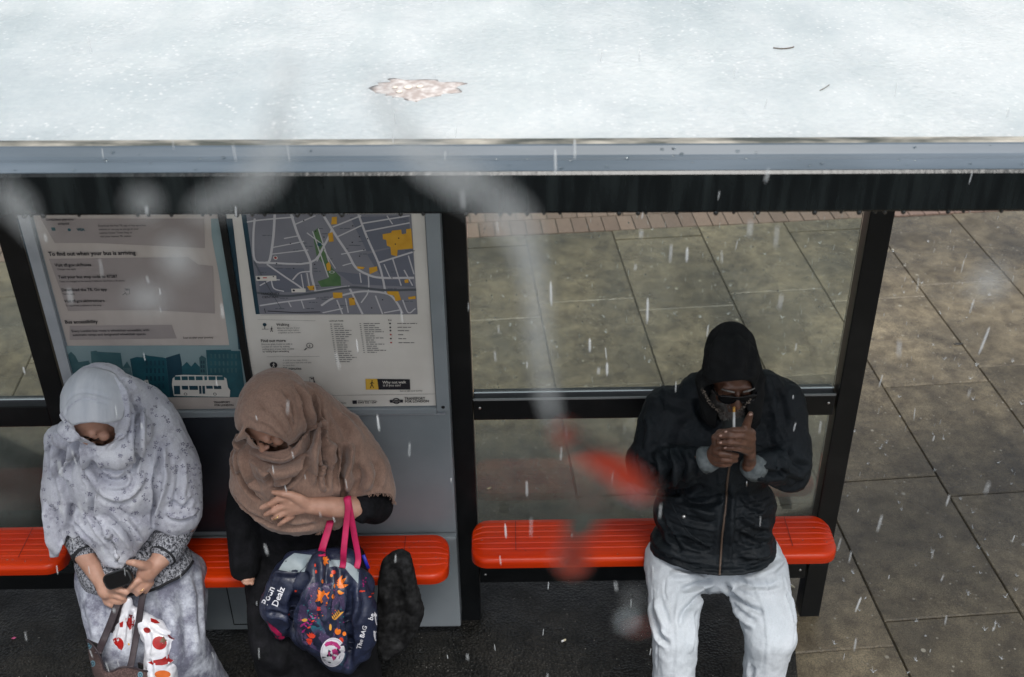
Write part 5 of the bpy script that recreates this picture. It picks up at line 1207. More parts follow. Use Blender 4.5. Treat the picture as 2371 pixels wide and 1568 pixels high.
def petal(cx, cy, l, w, a, n=7):
    o = []
    for s in (1, -1):
        for i in range(n):
            t = i / n if s == 1 else 1 - i / n; o.append((t * l, s * w * math.sin(math.pi * min(1, t ** .8)) * .5))
    return [(cx + x * math.cos(a) - y * math.sin(a), cy + x * math.sin(a) + y * math.cos(a)) for x, y in o]
def cloth_text(mb, surf, s, x, y, cap, ang, m, lift=.0015, bold=.6):
    cu = bpy.data.curves.new('t', 'FONT'); cu.body = s; cu.resolution_u = 2; cu.offset = bold * .02
    ob = bpy.data.objects.new('t', cu); COL.objects.link(ob); bpy.context.view_layer.update()
    ev = ob.evaluated_get(bpy.context.evaluated_depsgraph_get()); me = ev.to_mesh(); k = cap / .72; vs = []; ok = True
    ca, sa = math.cos(ang), math.sin(ang)
    for v in me.vertices:
        px, py = x + (v.co.x * ca - v.co.y * sa) * k, y - (v.co.x * sa + v.co.y * ca) * k
        h, n_ = surf.hit(px, py, surf._bv); vs.append(None if h is None else h + (EYE - h).normalized() * lift)
    fs = [list(p_.vertices) for p_ in me.polygons if all(vs[i] is not None for i in p_.vertices)]
    ev.to_mesh_clear(); bpy.data.objects.remove(ob); bpy.data.curves.remove(cu)
    if fs:
        ks = sorted({i for f in fs for i in f}); mp = {a: i for i, a in enumerate(ks)}; mb.add([vs[a] for a in ks], [[mp[i] for i in f] for f in fs], m)
def clothmb(c, m):
    mb = MB(); mb.add([tuple(v) for v in c.V], c.F, m); return mb

# --- phone
PHN = mat('black_phone_case', (.006, .0065, .007), .3, (.014, .015, .015), 20, bump=.3, bscale=120); PHS = mat('phone_screen', (.003, .003, .004), .12)
t = thing('mobile_phone', 'black mobile phone in a rounded case held by the woman in white', 'phone', J(274, 1339, 2.845))
c0 = J(274, 1340, 2.838); ux = (J(310, 1328, 2.838) - J(239, 1352, 2.838)).normalized(); nz = (EYE - c0).normalized(); nz = (nz - ux * nz.dot(ux)).normalized(); nz = (nz + Vector((0, 0, -.25))).normalized(); nz = (nz - ux * nz.dot(ux)).normalized(); uy = nz.cross(ux)
def rrect(w_, h_, r, n=6): 
    o = []
    for sx, sy, a0 in ((1, 1, 0), (-1, 1, 90), (-1, -1, 180), (1, -1, 270)):
        for i in range(n + 1): a = math.radians(a0 + 90 * i / n); o.append((sx * (w_ - r) + r * math.cos(a), sy * (h_ - r) + r * math.sin(a)))
    return o
q = MB(); o = rrect(.053, .028, .019); n = len(o); rings = []
for dz, sc in ((-.011, .86), (-.008, .97), (0, 1), (.008, .97), (.0105, .90), (.0095, .86)): rings.append([c0 + ux * (x * sc) + uy * (y * sc) + nz * dz for x, y in o])
for r in rings: pass
q.add(sum(rings, []), [(i * n + j, i * n + (j + 1) % n, (i + 1) * n + (j + 1) % n, (i + 1) * n + j) for i in range(5) for j in range(n)] + [tuple(range(n))[::-1]], PHN)
q.build('case', PHN, t, True)
q = MB(); q.extr([c0 + ux * (x * .86) + uy * (y * .84) + nz * .0088 for x, y in o], nz * .0008, PHS); q.build('screen', PHS, t)

# --- brown handbag
HB, nt, b = blank('mauve_brown_handbag')
c_ = ramp(nt, tex(nt, 'noise', 9, detail=4), .35, .65, (.075, .048, .045), (.16, .108, .098)); c_ = mixrgb(nt, .8, c_, ramp(nt, tex(nt, 'voronoi', 170), .1, .6, (1.5, 1.4, 1.4), (.55, .5, .5)), 'MULTIPLY')
nt.links.new(c_, b.inputs['Base Color']); b.inputs['Roughness'].default_value = .7; bumpnode(nt, tex(nt, 'voronoi', 170), .5, .002, b)
HBD = mat('dark_brown_strap', (.022, .014, .018), .65, (.035, .024, .028), 40, bump=.4, bscale=120); HBI = mat('dark_bag_lining', (.006, .006, .006), .9); BLU = mat('pale_blue_eyelet', (.18, .33, .40), .6); BLD = mat('dark_blue_eyelet', (.03, .09, .13), .6)
t = thing('handbag', 'mauve brown handbag with dark straps hanging from the hand of the woman in white', 'bag', J(250, 1520, 2.72))
rimp = [(330, 880, 2.735), (440, 930, 2.75), (560, 985, 2.765), (690, 1060, 2.775), (930, 1150, 2.78), (1130, 1240, 2.765), (1330, 1345, 2.73), (1180, 1345, 2.70), (1020, 1300, 2.685), (860, 1290, 2.675), (720, 1345, 2.67), (610, 1335, 2.67), (560, 1200, 2.675), (470, 1020, 2.69)]
top = [J(*K4((x, y))[0], Y) for x, y, Y in rimp]; cc = sum(top, Vector()) / len(top)
def dn(p, d, sc): return Vector((cc.x + (p.x - cc.x) * sc, cc.y + (p.y - cc.y) * (1 + (sc - 1) * 1.6), p.z - d))
n = len(top); sm = [Vector(p) for p in crom([tuple(p) for p in top + [top[0]]], 4)][:-1]; n = len(sm)
rings = [sm, [dn(p, .03, 1.03) for p in sm], [dn(p, .10, 1.14) for p in sm], [dn(p, .18, 1.18) for p in sm], [dn(p, .22, 1.0) for p in sm], [dn(p, .225, .3) for p in sm]]
q = MB(); q.add(sum(rings, []), [(i * n + j, (i + 1) * n + j, (i + 1) * n + (j + 1) % n, i * n + (j + 1) % n) for i in range(5) for j in range(n)] + [tuple(range(5 * n, 6 * n))], HB)
inn = [sm, [dn(p, .001, .965) for p in sm], [dn(p, .05, .93) for p in sm], [dn(p, .11, .8) for p in sm]]
q.add(sum(inn, []), [(i * n + j, i * n + (j + 1) % n, (i + 1) * n + (j + 1) % n, (i + 1) * n + j) for i in range(3) for j in range(n)] + [tuple(range(3 * n, 4 * n))[::-1]], HBI)
hb_o = q.build('bag_body', None, t, True)
q = MB(); q.tube(sm + [sm[0]], .0032, HBD, 6); q.build('rim_piping', HBD, hb_o, True)
class _S: pass
S_ = Cloth(np.array([tuple(p) for r in rings for p in r]), [(i * n + j, (i + 1) * n + j, (i + 1) * n + (j + 1) % n, i * n + (j + 1) % n) for i in range(5) for j in range(n)]); S_._bv = S_.bvh()
for x, y in ((375, 975), (425, 1240), (1130, 1405)):
    q = MB(); decal(q, S_, K4(*ell(x, y, 38, 46))[0:], BLU, .0025, 1); decal(q, S_, K4(*ell(x, y, 24, 30)), BLD, .0038, 1); decal(q, S_, K4(*ell(x, y, 12, 15)), BLU, .005, 1)
    q.build('eyelet', None, hb_o)
vd = Fv
def strap(name, pts, hw, m, parent, th=.0018):
    P_ = [Vector(p) for p in crom([tuple(p) for p in pts], 6)]; q = MB(); q.tube(P_, [(hw, th)] * len(P_), m, 10, flat=vd); return q.build(name, m, parent, True)
strap('strap', [J(*K4((800, 330))[0], 2.84), J(*K4((760, 450))[0], 2.815), J(*K4((690, 640))[0], 2.79), J(*K4((590, 880))[0], 2.755), J(*K4((500, 1090))[0], 2.684)], .0125, HBD, t)
strap('strap', [J(*K4((900, 330))[0], 2.845), J(*K4((860, 440))[0], 2.83), J(*K4((780, 640))[0], 2.81), J(*K4((690, 860))[0], 2.79), J(*K4((620, 1000))[0], 2.768)], .009, HBD, t)
strap('strap', [J(*K4((1180, 190))[0], 2.85), J(*K4((1150, 320))[0], 2.83), J(*K4((1110, 600))[0], 2.80), J(*K4((1060, 900))[0], 2.765), J(*K4((1010, 1170))[0], 2.71), J(*K4((980, 1300))[0], 2.68)], .0115, HBD, t)
# --- white carrier bag
PLA = mat('white_plastic_bag', (.68, .68, .71), .3, (.56, .57, .62), 12, bump=.6, bscale=40, bdist=.006, coat=.2); RDV = mat('tomato_red', (.42, .012, .010), .35, (.22, .006, .006), 30); RDD = mat('dark_red_print', (.10, .012, .02), .4); STK = mat('stalk_brown', (.10, .05, .02), .5); ORG = mat('orange_print', (.55, .12, .02), .4)
t = thing('carrier_bag', 'white plastic carrier bag printed with red tomatoes and peppers, beside the brown handbag', 'bag', J(370, 1520, 2.76))
L = Lump(); L.cap(J(*K4((960, 300))[0], 2.845), .012, J(*K4((900, 700))[0], 2.82), .035).cap(J(*K4((900, 700))[0], 2.82), .035, J(*K4((850, 1000))[0], 2.80), .05)
L.cap(J(*K4((1000, 420))[0], 2.84), .012, J(*K4((1350, 800))[0], 2.80), .05); L.ball(J(*K4((1430, 960))[0], 2.775), (.055, .04, .05)); L.cap(J(*K4((1420, 900))[0], 2.785), .052, J(*K4((1440, 1300))[0], 2.75), .058); L.cap(J(*K4((1290, 690))[0], 2.805), .022, J(*K4((1650, 870))[0], 2.785), .018); L.cap(J(*K4((1440, 1300))[0], 2.75), .058, J(*K4((1400, 1700))[0], 2.72), .065)
c = L.melt(.0045, 5)
c.creases([(K4((1290, 680), (1450, 780), (1640, 840)), .006, -.008), (K4((1180, 700), (1260, 850), (1240, 1100)), .008, -.012), (K4((1000, 450), (960, 700), (930, 1000)), .006, -.012), (K4((1500, 1250), (1620, 1180), (1700, 1050)), .007, .007), (K4((1250, 1180), (1290, 1280), (1300, 1440)), .008, -.008), (K4((1600, 900), (1560, 1050), (1600, 1180)), .008, -.006), (K4((860, 500), (830, 700), (800, 900)), .006, .008)]); c.ripple(.003, 30); c._bv = c.bvh()
q = clothmb(c, PLA)
D_ = lambda pts, m, l=.0012, cu=2: decal(q, c, K4(*pts), m, l, cu)
D_(ell(1415, 935, 108, 100, .2), RDV); D_([(1440, 880), (1480, 830), (1500, 880), (1530, 890), (1490, 920), (1500, 960), (1460, 920), (1420, 930)], STK, .0022, 1)
D_([(1245, 1225), (1330, 1190), (1450, 1170), (1540, 1110), (1620, 1070), (1695, 1065), (1690, 1110), (1630, 1190), (1560, 1240), (1450, 1265), (1320, 1262)], RDV)
D_([(1282, 562), (1370, 590), (1425, 640), (1350, 645), (1290, 620)], RDV); D_([(1530, 812), (1640, 815), (1740, 840), (1740, 885), (1620, 885), (1560, 860)], RDD)
D_(ell(790, 960, 95, 110, .1), RDV); D_([(910, 570), (1000, 560), (1050, 600), (1030, 680), (975, 745), (930, 660)], RDV); D_([(820, 640), (880, 610), (870, 700), (830, 700)], RDV); D_(ell(1230, 745, 55, 40, .3), RDV); D_([(955, 510), (1020, 520), (1040, 570), (980, 560)], RDD)
D_([(925, 930), (975, 945), (960, 1060), (930, 1140), (915, 1060)], YEL); D_(ell(1460, 1400, 120, 60), ORG)
ob_ = q.build('bag_skin', None, t, True)

# --- floral tote
TOT, nt, b = blank('navy_tote'); 
c_ = ramp(nt, tex(nt, 'noise', 7, detail=5), .35, .7, (.008, .011, .028), (.022, .030, .065)); nt.links.new(c_, b.inputs['Base Color']); b.inputs['Roughness'].default_value = .42; bumpnode(nt, tex(nt, 'noise', 32, detail=4), .5, .006, b)
TOP_, nt, b = blank('purple_print'); LL = nt.links.new
c_ = ramp(nt, tex(nt, 'noise', 11, detail=4), .35, .68, (.016, .014, .045), (.075, .05, .11)); sp = ramp(nt, tex(nt, 'voronoi', 210), .12, .28, (1, 1, 1), (0, 0, 0)); s2 = ramp(nt, tex(nt, 'noise', 16, detail=3), .46, .6); f = N(nt, 'ShaderNodeMath', operation='MULTIPLY'); LL(sp, f.inputs[0]); LL(s2, f.inputs[1]); c_ = mixrgb(nt, f.outputs[0], c_, (.30, .16, .32))
tq = ramp(nt, tex(nt, 'noise', 13, detail=3, stretch=(1, 1, .6)), .56, .66); c_ = mixrgb(nt, tq, c_, (.015, .11, .15)); LL(c_, b.inputs['Base Color']); b.inputs['Roughness'].default_value = .42; bumpnode(nt, tex(nt, 'noise', 32, detail=4), .4, .006, b)
PNK = mat('magenta_webbing', (.48, .006, .085), .6, (.36, .004, .06), 40, bump=.4, bscale=220); LNG = mat('grey_bag_lining', (.30, .35, .37), .6, (.20, .25, .28), 14, bump=.3, bscale=60)
OR1 = mat('orange_leaf_print', (.72, .17, .015), .45); OR2 = mat('gold_leaf_print', (.62, .30, .05), .45); RD1 = mat('red_leaf_print', (.60, .045, .018), .45); MG1 = mat('magenta_leaf_print', (.30, .015, .14), .45); TQ1 = mat('turquoise_print', (.02, .20, .22), .45); WHT = mat('white_print', (.70, .70, .74), .45)
t = thing('tote_bag', 'navy tote bag with orange leaf print, pink straps and a white round emblem', 'bag', J(780, 1520, 2.75))
L = Lump()
L.cap(J(*K5((430, 480))[0], 2.80), .055, J(*K5((330, 800))[0], 2.775), .065).cap(J(*K5((330, 800))[0], 2.775), .062, J(*K5((360, 1080))[0], 2.765), .028)
L.cap(J(*K5((780, 300))[0], 2.795), .03, J(*K5((780, 620))[0], 2.765), .085).cap(J(*K5((780, 620))[0], 2.765), .085, J(*K5((830, 1050))[0], 2.745), .095).cap(J(*K5((830, 1050))[0], 2.745), .09, J(*K5((960, 1380))[0], 2.74), .042); L.cap(J(*K5((620, 1100))[0], 2.75), .035, J(*K5((1000, 1430))[0], 2.74), .03)
L.cap(J(*K5((1090, 480))[0], 2.80), .045, J(*K5((1200, 850))[0], 2.765), .062).cap(J(*K5((1200, 850))[0], 2.765), .062, J(*K5((1250, 1150))[0], 2.755), .045).cap(J(*K5((1250, 1150))[0], 2.755), .045, J(*K5((1080, 1460))[0], 2.745), .028); L.cap(J(*K5((1230, 1000))[0], 2.76), .055, J(*K5((1240, 1300))[0], 2.75), .032)
L.cap(J(*K5((500, 330))[0], 2.84), .04, J(*K5((1050, 330))[0], 2.84), .05); L.cap(J(*K5((430, 600))[0], 2.83), .06, J(*K5((1150, 600))[0], 2.83), .07); L.cap(J(*K5((700, 1000))[0], 2.80), .09, J(*K5((1000, 1150))[0], 2.80), .08)
c = L.melt(.0045, 5)
c.creases([(K5((640, 430), (560, 600), (500, 800), (490, 1150)), .016, -.034), (K5((1110, 560), (1090, 760), (1085, 980), (1100, 1250), (1085, 1480)), .012, -.026), (K5((870, 330), (850, 500), (850, 700), (800, 950)), .012, -.014), (K5((980, 500), (950, 700), (900, 900)), .012, -.010), (K5((1060, 420), (1060, 700), (1060, 900)), .013, .016), (K5((760, 250), (800, 420), (790, 600)), .012, .012), (K5((720, 600), (700, 800), (770, 1000)), .010, -.010), (K5((200, 880), (330, 885), (440, 900)), .008, -.010), (K5((250, 420), (420, 440), (560, 440)), .009, .010), (K5((1140, 620), (1180, 800), (1100, 980)), .013, .014), (K5((330, 400), (260, 600), (190, 850)), .008, .008)])
c.ripple(.0035, 24); c._bv = c.bvh()
q = clothmb(c, TOT); D_ = lambda pts, m, l=.0012, cu=2: decal(q, c, K5(*pts), m, l, cu)
D_([(600, 640), (680, 560), (760, 540), (860, 560), (960, 520), (1040, 600), (1045, 900), (1070, 1160), (1090, 1480), (960, 1420), (760, 1290), (540, 1170), (530, 1000), (560, 760)], TOP_, .0008, 4)
D_([(330, 410), (400, 300), (500, 228), (690, 250), (650, 330), (610, 430), (500, 440)], LNG, .0014, 3); D_([(870, 300), (1000, 305), (1100, 340), (1200, 410), (1190, 560), (1110, 470), (1050, 395), (940, 370), (880, 380)], LNG, .0014, 3)
for x, y, l, w_, a, m in ((950, 600, 150, 46, -1.1, OR1), (960, 590, 140, 44, -.75, OR1), (970, 600, 120, 42, -.25, OR1), (970, 660, 70, 34, 0., OR1), (935, 560, 70, 30, 1.4, OR1), (960, 640, 60, 30, .2, OR2)): D_(petal(x, y, l, w_, a), m, .002, 1)
for a in range(8): D_(petal(805, 700, 75 + 22 * (a % 2), 42, a * .785 + .2), OR1, .002, 1)
for a in (-1.2, -.6, 0, .9, 1.6): D_(petal(820, 310, 62, 26, a - .3), OR1, .002, 1)
for x, y, rx, ry, m in ((925, 435, 26, 22, RD1), (902, 470, 16, 18, OR1), (758, 830, 38, 22, RD1), (610, 950, 32, 20, OR2), (805, 535, 12, 22, OR1), (1005, 1170, 26, 30, RD1), (1040, 1100, 20, 24, OR1), (970, 1075, 34, 36, OR1), (890, 1030, 14, 36, OR2), (735, 430, 12, 20, RD1), (725, 360, 10, 18, RD1), (515, 640, 12, 12, RD1), (440, 890, 10, 10, RD1), (920, 700, 16, 26, OR1), (690, 690, 12, 10, RD1)): D_(ell(x, y, rx, ry), m, .002, 1)
for i in range(5):
    D_(petal(690, 1150, 78 - 6 * i, 24, -2.4 + .42 * i), RD1, .002, 1); D_(petal(690, 1160, 70, 22, 1.9 + .3 * i), RD1, .0022, 1)
    D_(petal(640 + 20 * i, 1040 - 34 * i, 44, 20, -.4), MG1 if i % 2 else RD1, .002, 1); D_(petal(640 + 20 * i, 1030 - 34 * i, 44, 20, -2.4), MG1, .002, 1)
    D_(petal(925 + 16 * i, 950 - 16 * i, 52, 18, -.5), OR2, .0021, 1); D_(petal(925 + 16 * i, 945 - 16 * i, 46, 16, -2.0), OR2, .0021, 1)
for x, y in ((560, 1030), (590, 1010), (580, 1090), (560, 960)): D_(petal(x, y, 60, 22, -.8), MG1, .002, 1)
for i in range(26): D_(ell(random.uniform(560, 720), random.uniform(740, 960), 8, 8, n=8), TQ1, .002, 0)
for i in range(30): D_(ell(random.uniform(640, 1040), random.uniform(600, 1150), 6, 6, n=8), random.choice((RD1, OR1, MG1, TQ1)), .002, 0)
for i in range(9): D_(ell(1210 + 12 * (i % 5), 636 + random.uniform(-8, 8), 8, 8, n=8), RD1, .002, 0); D_(ell(1258 + random.uniform(-20, 20), 530 + random.uniform(-60, 60), 8, 9, n=8), MG1, .002, 0)
for x, y in ((1300, 705), (1330, 670)): D_(petal(x, y, 40, 14, -.3), RD1, .002, 1)
D_(ell(915, 1300, 132, 158, .15, 28), WHT, .0022, 3); PKE = mat('pink_emblem', (.42, .035, .17), .45); LIL = mat('lilac_ring', (.50, .46, .55), .45)
for k in (1.,):
    ring = ell(915, 1300, 122, 148, .15, 28) + [ell(915, 1300, 122, 148, .15, 28)[0]]; inn_ = ell(915, 1300, 116, 142, .15, 28); inn_ = [inn_[0]] + inn_[::-1]
    for i in range(28): D_([ell(915, 1300, 122, 148, .15, 28)[i], ell(915, 1300, 122, 148, .15, 28)[(i + 1) % 28], ell(915, 1300, 115, 140, .15, 28)[(i + 1) % 28], ell(915, 1300, 115, 140, .15, 28)[i]], LIL, .0032, 0)
D_([(825, 1215), (850, 1190), (900, 1178), (960, 1195), (1000, 1240), (1012, 1290), (990, 1290), (968, 1255), (930, 1228), (880, 1225), (840, 1240)], PKE, .0034, 2)
D_([(905, 1275), (945, 1262), (975, 1290), (985, 1320), (960, 1345), (940, 1330), (945, 1375), (920, 1390), (905, 1350), (915, 1320)], PKE, .0034, 2); D_([(862, 1305), (885, 1290), (890, 1330), (875, 1345)], PKE, .0034, 1)
D_([(200, 965), (300, 1040), (430, 1165), (345, 1205), (270, 1100)], PNK, .0014, 3); D_([(1335, 1385), (1230, 1440), (1100, 1540), (1090, 1570), (1200, 1530), (1310, 1470)], PNK, .0014, 3)
cloth_text(q, c, 'Dealz', *K5((315, 815))[0], 15, math.radians(68), WHT, .0022, .8); cloth_text(q, c, 'Poun', *K5((205, 800))[0], 16, math.radians(66), WHT, .0022, .8); cloth_text(q, c, 'The BAG', *K5((1215, 1270))[0], 10.5, math.radians(74), WHT, .0022, .8)
cloth_text(q, c, 'be', *K5((1345, 960))[0], 12, math.radians(70), WHT, .0022, .8); D_([(1365, 860), (1395, 900), (1405, 1000), (1385, 1010), (1370, 940)], WHT, .002, 1); D_([(1355, 1070), (1385, 1070), (1395, 1170), (1375, 1180), (1360, 1130)], WHT, .002, 1)
ob_ = q.build('bag_body', None, t, True)
def on(c, x, y, l=.004): 
    h, n_ = c.hit(x, y, c._bv); return (h + (EYE - h).normalized() * l) if h is not None else J(x, y, 2.8)
strap('strap', [J(*A2((612, 820))[0], 2.94), J(*A2((604, 850))[0], 2.905), J(*A2((590, 900))[0], 2.875), J(*A2((568, 972))[0], 2.83), on(c, *K5((800, 260))[0])], .0125, PNK, t)
fa_t = J(*A2((684, 735))[0], 2.905)
strap('strap', [on(c, *K5((1018, 390))[0]), on(c, *K5((1028, 330))[0], .006), J(*A2((668, 980))[0], 2.80), J(*A2((680, 860))[0], 2.845), J(*A2((688, 780))[0], 2.87), fa_t + Vector((0, -.012, .012)), J(*A2((683, 728))[0], 2.945)], .0105, PNK, t)
strap('strap', [on(c, *K5((1172, 395))[0]), J(*A2((735, 1010))[0], 2.825), J(*A2((716, 900))[0], 2.85), J(*A2((700, 810))[0], 2.868), J(*A2((690, 752))[0], 2.885), fa_t + Vector((.004, -.006, .010)), J(*A2((688, 728))[0], 2.945)], .0105, PNK, t)
# --- black bag with faint roses
RSE, nt, b = blank('black_rose_print'); c_ = ramp(nt, tex(nt, 'voronoi', 26, feature='SMOOTH_F1'), .15, .75, (.018, .0185, .019), (.0025, .0025, .003)); c_ = mixrgb(nt, .9, c_, ramp(nt, tex(nt, 'noise', 60, detail=4), .35, .65, (.3, .3, .3), (1.5, 1.5, 1.5)), 'MULTIPLY'); nt.links.new(c_, b.inputs['Base Color']); b.inputs['Roughness'].default_value = .75; b.inputs['Specular IOR Level'].default_value = .2; bumpnode(nt, tex(nt, 'voronoi', 26), .4, .006, b)
BLT = mat('blue_tab', (.01, .015, .32), .5)
t = thing('shopping_bag', 'black shopping bag with a faint grey rose print behind the floral tote', 'bag', J(910, 1420, 2.9))
L = Lump()
ol = [(1560, 330, 2.945), (1660, 290, 2.955), (1750, 330, 2.955), (1795, 470, 2.94), (1830, 680, 2.92), (1905, 930, 2.90), (1845, 1080, 2.89), (1700, 1290, 2.875), (1480, 1420, 2.865), (1390, 1300, 2.87), (1380, 900, 2.90), (1400, 560, 2.925), (1450, 400, 2.94)]
L.mb.extr([J(*K5((x, y))[0], Y) for x, y, Y in ol], (0, .05, .012))
c = L.melt(.006, 7)
c.creases([(K5((1560, 350), (1620, 560), (1600, 800)), .016, -.012), (K5((1700, 420), (1740, 700), (1800, 900)), .014, .010), (K5((1480, 600), (1500, 850), (1460, 1150)), .016, .012), (K5((1640, 800), (1700, 1000), (1620, 1250)), .016, -.012)]); c.ripple(.003, 26); c.build('bag_body', RSE, t); c._bv = c.bvh()
q = MB(); q.tube([J(*K5((1245, 250))[0], 2.86), J(*K5((1275, 330))[0], 2.85), J(*K5((1300, 395))[0], 2.845)], [(.006, .002)] * 3, BLT, 8, flat=vd); q.build('tab', BLT, t, True)
# ================================================================== LITTER, RAIN, THE BUS WINDOW
def leaf(name, label, c, l, w_, ang, m, curl=.15, th=.0012):
    c = Vector(c); q = MB(); n = 9; ca, sa = math.cos(ang), math.sin(ang); vs = []
    for lay in (0, 1):
        for i in range(n):
            t = i / (n - 1); wd = w_ * math.sin(math.pi * min(1., max(.02, t) ** .8)) * (1 + .18 * math.sin(t * 23))
            for s_ in (-1, 0, 1):
                x, y = (t - .5) * l, s_ * wd * .5; z = .002 + curl * abs(s_) * wd * .4 + .1 * l * (t - .5) ** 2 - lay * th
                vs.append(c + Vector((x * ca - y * sa, x * sa + y * ca, z)))
    k = 3 * n; fs = []
    for i in range(n - 1):
        for j in range(2):
            a = i * 3 + j; fs += [(a, a + 3, a + 4, a + 1), (k + a, k + a + 1, k + a + 4, k + a + 3)]
        for j in (0, 2): a = i * 3 + j; fs.append((a, k + a, k + a + 3, a + 3) if j == 0 else (a, a + 3, k + a + 3, k + a))
    fs += [(0, 1, k + 1, k), (1, 2, k + 2, k + 1), (k - 3, 2 * k - 3, 2 * k - 2, k - 2), (k - 2, 2 * k - 2, 2 * k - 1, k - 1)]
    q.add(vs, fs, m); q.tube([c + Vector((-l * .5 * ca, -l * .5 * sa, .004)), c + Vector((-l * .72 * ca, -l * .72 * sa, .003))], .0008, m, 5)
    return tag(q.build(name, m, smooth=True, origin=c), label, 'leaf')
LFB = mat('dark_leaf', (.012, .011, .008), .4); LFO = mat('orange_leaf', (.42, .17, .07), .5, (.55, .30, .16), 60); LFY = mat('straw_leaf', (.50, .40, .20), .5, (.6, .5, .3), 60)
leaf('fallen_leaf', 'dark squashed leaf lying on a slab joint on the right', G(2220, 797, .013), .055, .018, .05, LFB)
leaf('fallen_leaf', 'small orange leaf behind the glass just above the middle rail', G(1102, 908, .013), .035, .02, -.5, LFO)
leaf('fallen_leaf', 'straw coloured leaf scrap behind the glass, above the bench', G(1133, 1131, .013), .026, .011, .6, LFY)
def butt(label, c, ang, l=.032):
    c = Vector(c); d = Vector((math.cos(ang), math.sin(ang), 0)); t = thing('cigarette_end', label, 'cigarette end', c, 'cigarette ends on the ground')
    q = MB(); q.tube([c + Vector((0, 0, .004)), c + d * l * .5 + Vector((0, 0, .004))], .004, CW, 10); q.build('paper', CW, t, True)
    q = MB(); q.tube([c + d * l * .5 + Vector((0, 0, .004)), c + d * l + Vector((0, 0, .004))], .0042, mat('wet_filter', (.66, .60, .42), .6), 10); q.build('filter', None, t, True)
butt('cigarette end lying by the post, right of the man in grey trousers', G(1826, 1352, .017), -1.0); butt('white cigarette end in the dark tarmac below the bench, left of the man', G(1300, 1487, .017), .5, .02)
PET = mat('pink_petal', (.5, .08, .2), .5)
leaf('petal', 'tiny pink petal on the tarmac at the lower left edge', G(33, 1478, .018), .016, .012, .3, PET)
# on the roof
def roof_at(px, py):
    "where the ray meets the sloping roof top"
    d = ray(px, py); a = EYE; lo, hi = .3, 6.
    for _ in range(50):
        t = (lo + hi) / 2; p = a + d.normalized() * t; zt = rz(p.x, 2.604 + (p.y - 2.285) / 1.375 * .028)
        if p.z > zt: lo = t
        else: hi = t
    return p
q = MB(); MUD = mat('pale_brown_dirt', (.36, .31, .285), .6, (.56, .535, .515), 48, thr=(.42, .66), bump=.5, bscale=120)
oc = [(880, 192), (905, 182), (960, 184), (1010, 186), (1070, 190), (1085, 192), (1060, 205), (1058, 216), (1020, 222), (965, 234), (925, 230), (890, 222), (872, 208)]
pts = [roof_at(*p) for p in crom(oc + [oc[0]], 4)][:-1]; cc = sum(pts, Vector()) / len(pts); up = Vector((-TILT, 0, 1)); n = len(pts)
jit = [1 + .28 * noise.noise(p * 60) for p in pts]
o1 = [cc + (p - cc) * j for p, j in zip(pts, jit)]; o2 = [cc + (p - cc) * (.82 * j) + up * .0016 for p, j in zip(pts, jit)]; o3 = [cc + (p - cc) * (.42 * j) + up * .0022 for p, j in zip(pts, jit)]
q.add(o1 + o2 + o3 + [cc + up * .0022], [(i, (i + 1) % n, n + (i + 1) % n, n + i) for i in range(n)] + [(n + i, n + (i + 1) % n, 2 * n + (i + 1) % n, 2 * n + i) for i in range(n)] + [(2 * n + i, 2 * n + (i + 1) % n, 3 * n) for i in range(n)] + [tuple(range(n))[::-1]], MUD)
for x, y, r in ((945, 206, .011), (972, 204, .009), (925, 216, .008), (915, 206, .007)):
    p = roof_at(x, y); q.ball(p + up * .004, (r, r * .9, r * .35), mat('cream_fleck', (.68, .62, .54), .6), 2)
tag(q.build('dirt_patch', None, smooth=True, origin=cc), 'pale brown clump of wet dirt lying on the white roof', 'dirt')
TWG = mat('brown_twig', (.09, .065, .045), .7)
def twig(label, pts, r):
    q = MB(); P_ = [roof_at(*p) + up * .0025 for p in pts]; q.tube([Vector(p) for p in crom([tuple(p) for p in P_], 4)], r, TWG, 6)
    tag(q.build('twig', TWG, smooth=True, origin=P_[0]), label, 'twig')
twig('brown twig on the roof, the larger of two', [(1790, 113), (1808, 115), (1825, 114), (1838, 111)], .0016); twig('thin dark twig on the roof, nearer the gutter', [(1898, 212), (1908, 207), (1920, 199)], .0009)
# rain: falling drops and small splashes, more than one could count
RAIN, nt, b = blank('raindrop'); b.inputs['Base Color'].default_value = (.80, .84, .86, 1); b.inputs['Roughness'].default_value = .15; b.inputs['Alpha'].default_value = .42
q = MB(); RR = random.Random(11)
def drop(p, l, r, tilt):
    d = Vector((tilt, .0, -1)).normalized(); p = Vector(p); q.tube([p, p + d * l * .25, p + d * l * .75, p + d * l], [r * .25, r, r * 1.05, r * .35], RAIN, 6)
for _ in range(640):
    if RR.random() < .72: y = RR.uniform(3.75, 6.3); p = (RR.uniform(-.3, 3.2), y, RR.uniform(.05, 1.4))
    else: y = RR.uniform(1.1, 2.15); p = (RR.uniform(-1.3, 1.4), y, RR.uniform(1.2, 3.0))
    drop(p, RR.uniform(.012, .036), RR.uniform(.0006, .0012), RR.uniform(-.12, .12))
for x, y, l in ((1275, 680, .05), (1498, 720, .055), (1365, 800, .03), (1405, 855, .03), (2283, 790, .06), (1285, 375, .045), (1330, 345, .035), (1590, 590, .03), (1170, 1230, .04), (1990, 1400, .045), (875, 980, .04)):
    p = J(x, y, 1.75); drop(p + Vector((0, 0, l / 2)), l, .0020, .03 if x < 1600 else -.12)
for _ in range(45):
    x, y = RR.uniform(0, 2371), RR.uniform(380, 1560); p = J(x, y, RR.uniform(1.0, 2.1)); drop(p, RR.uniform(.010, .030), RR.uniform(.0007, .0013), RR.uniform(-.15, .15))
tag(q.build('rain', RAIN, smooth=True), 'falling raindrops in front of and behind the shelter', 'rain', kind='stuff')
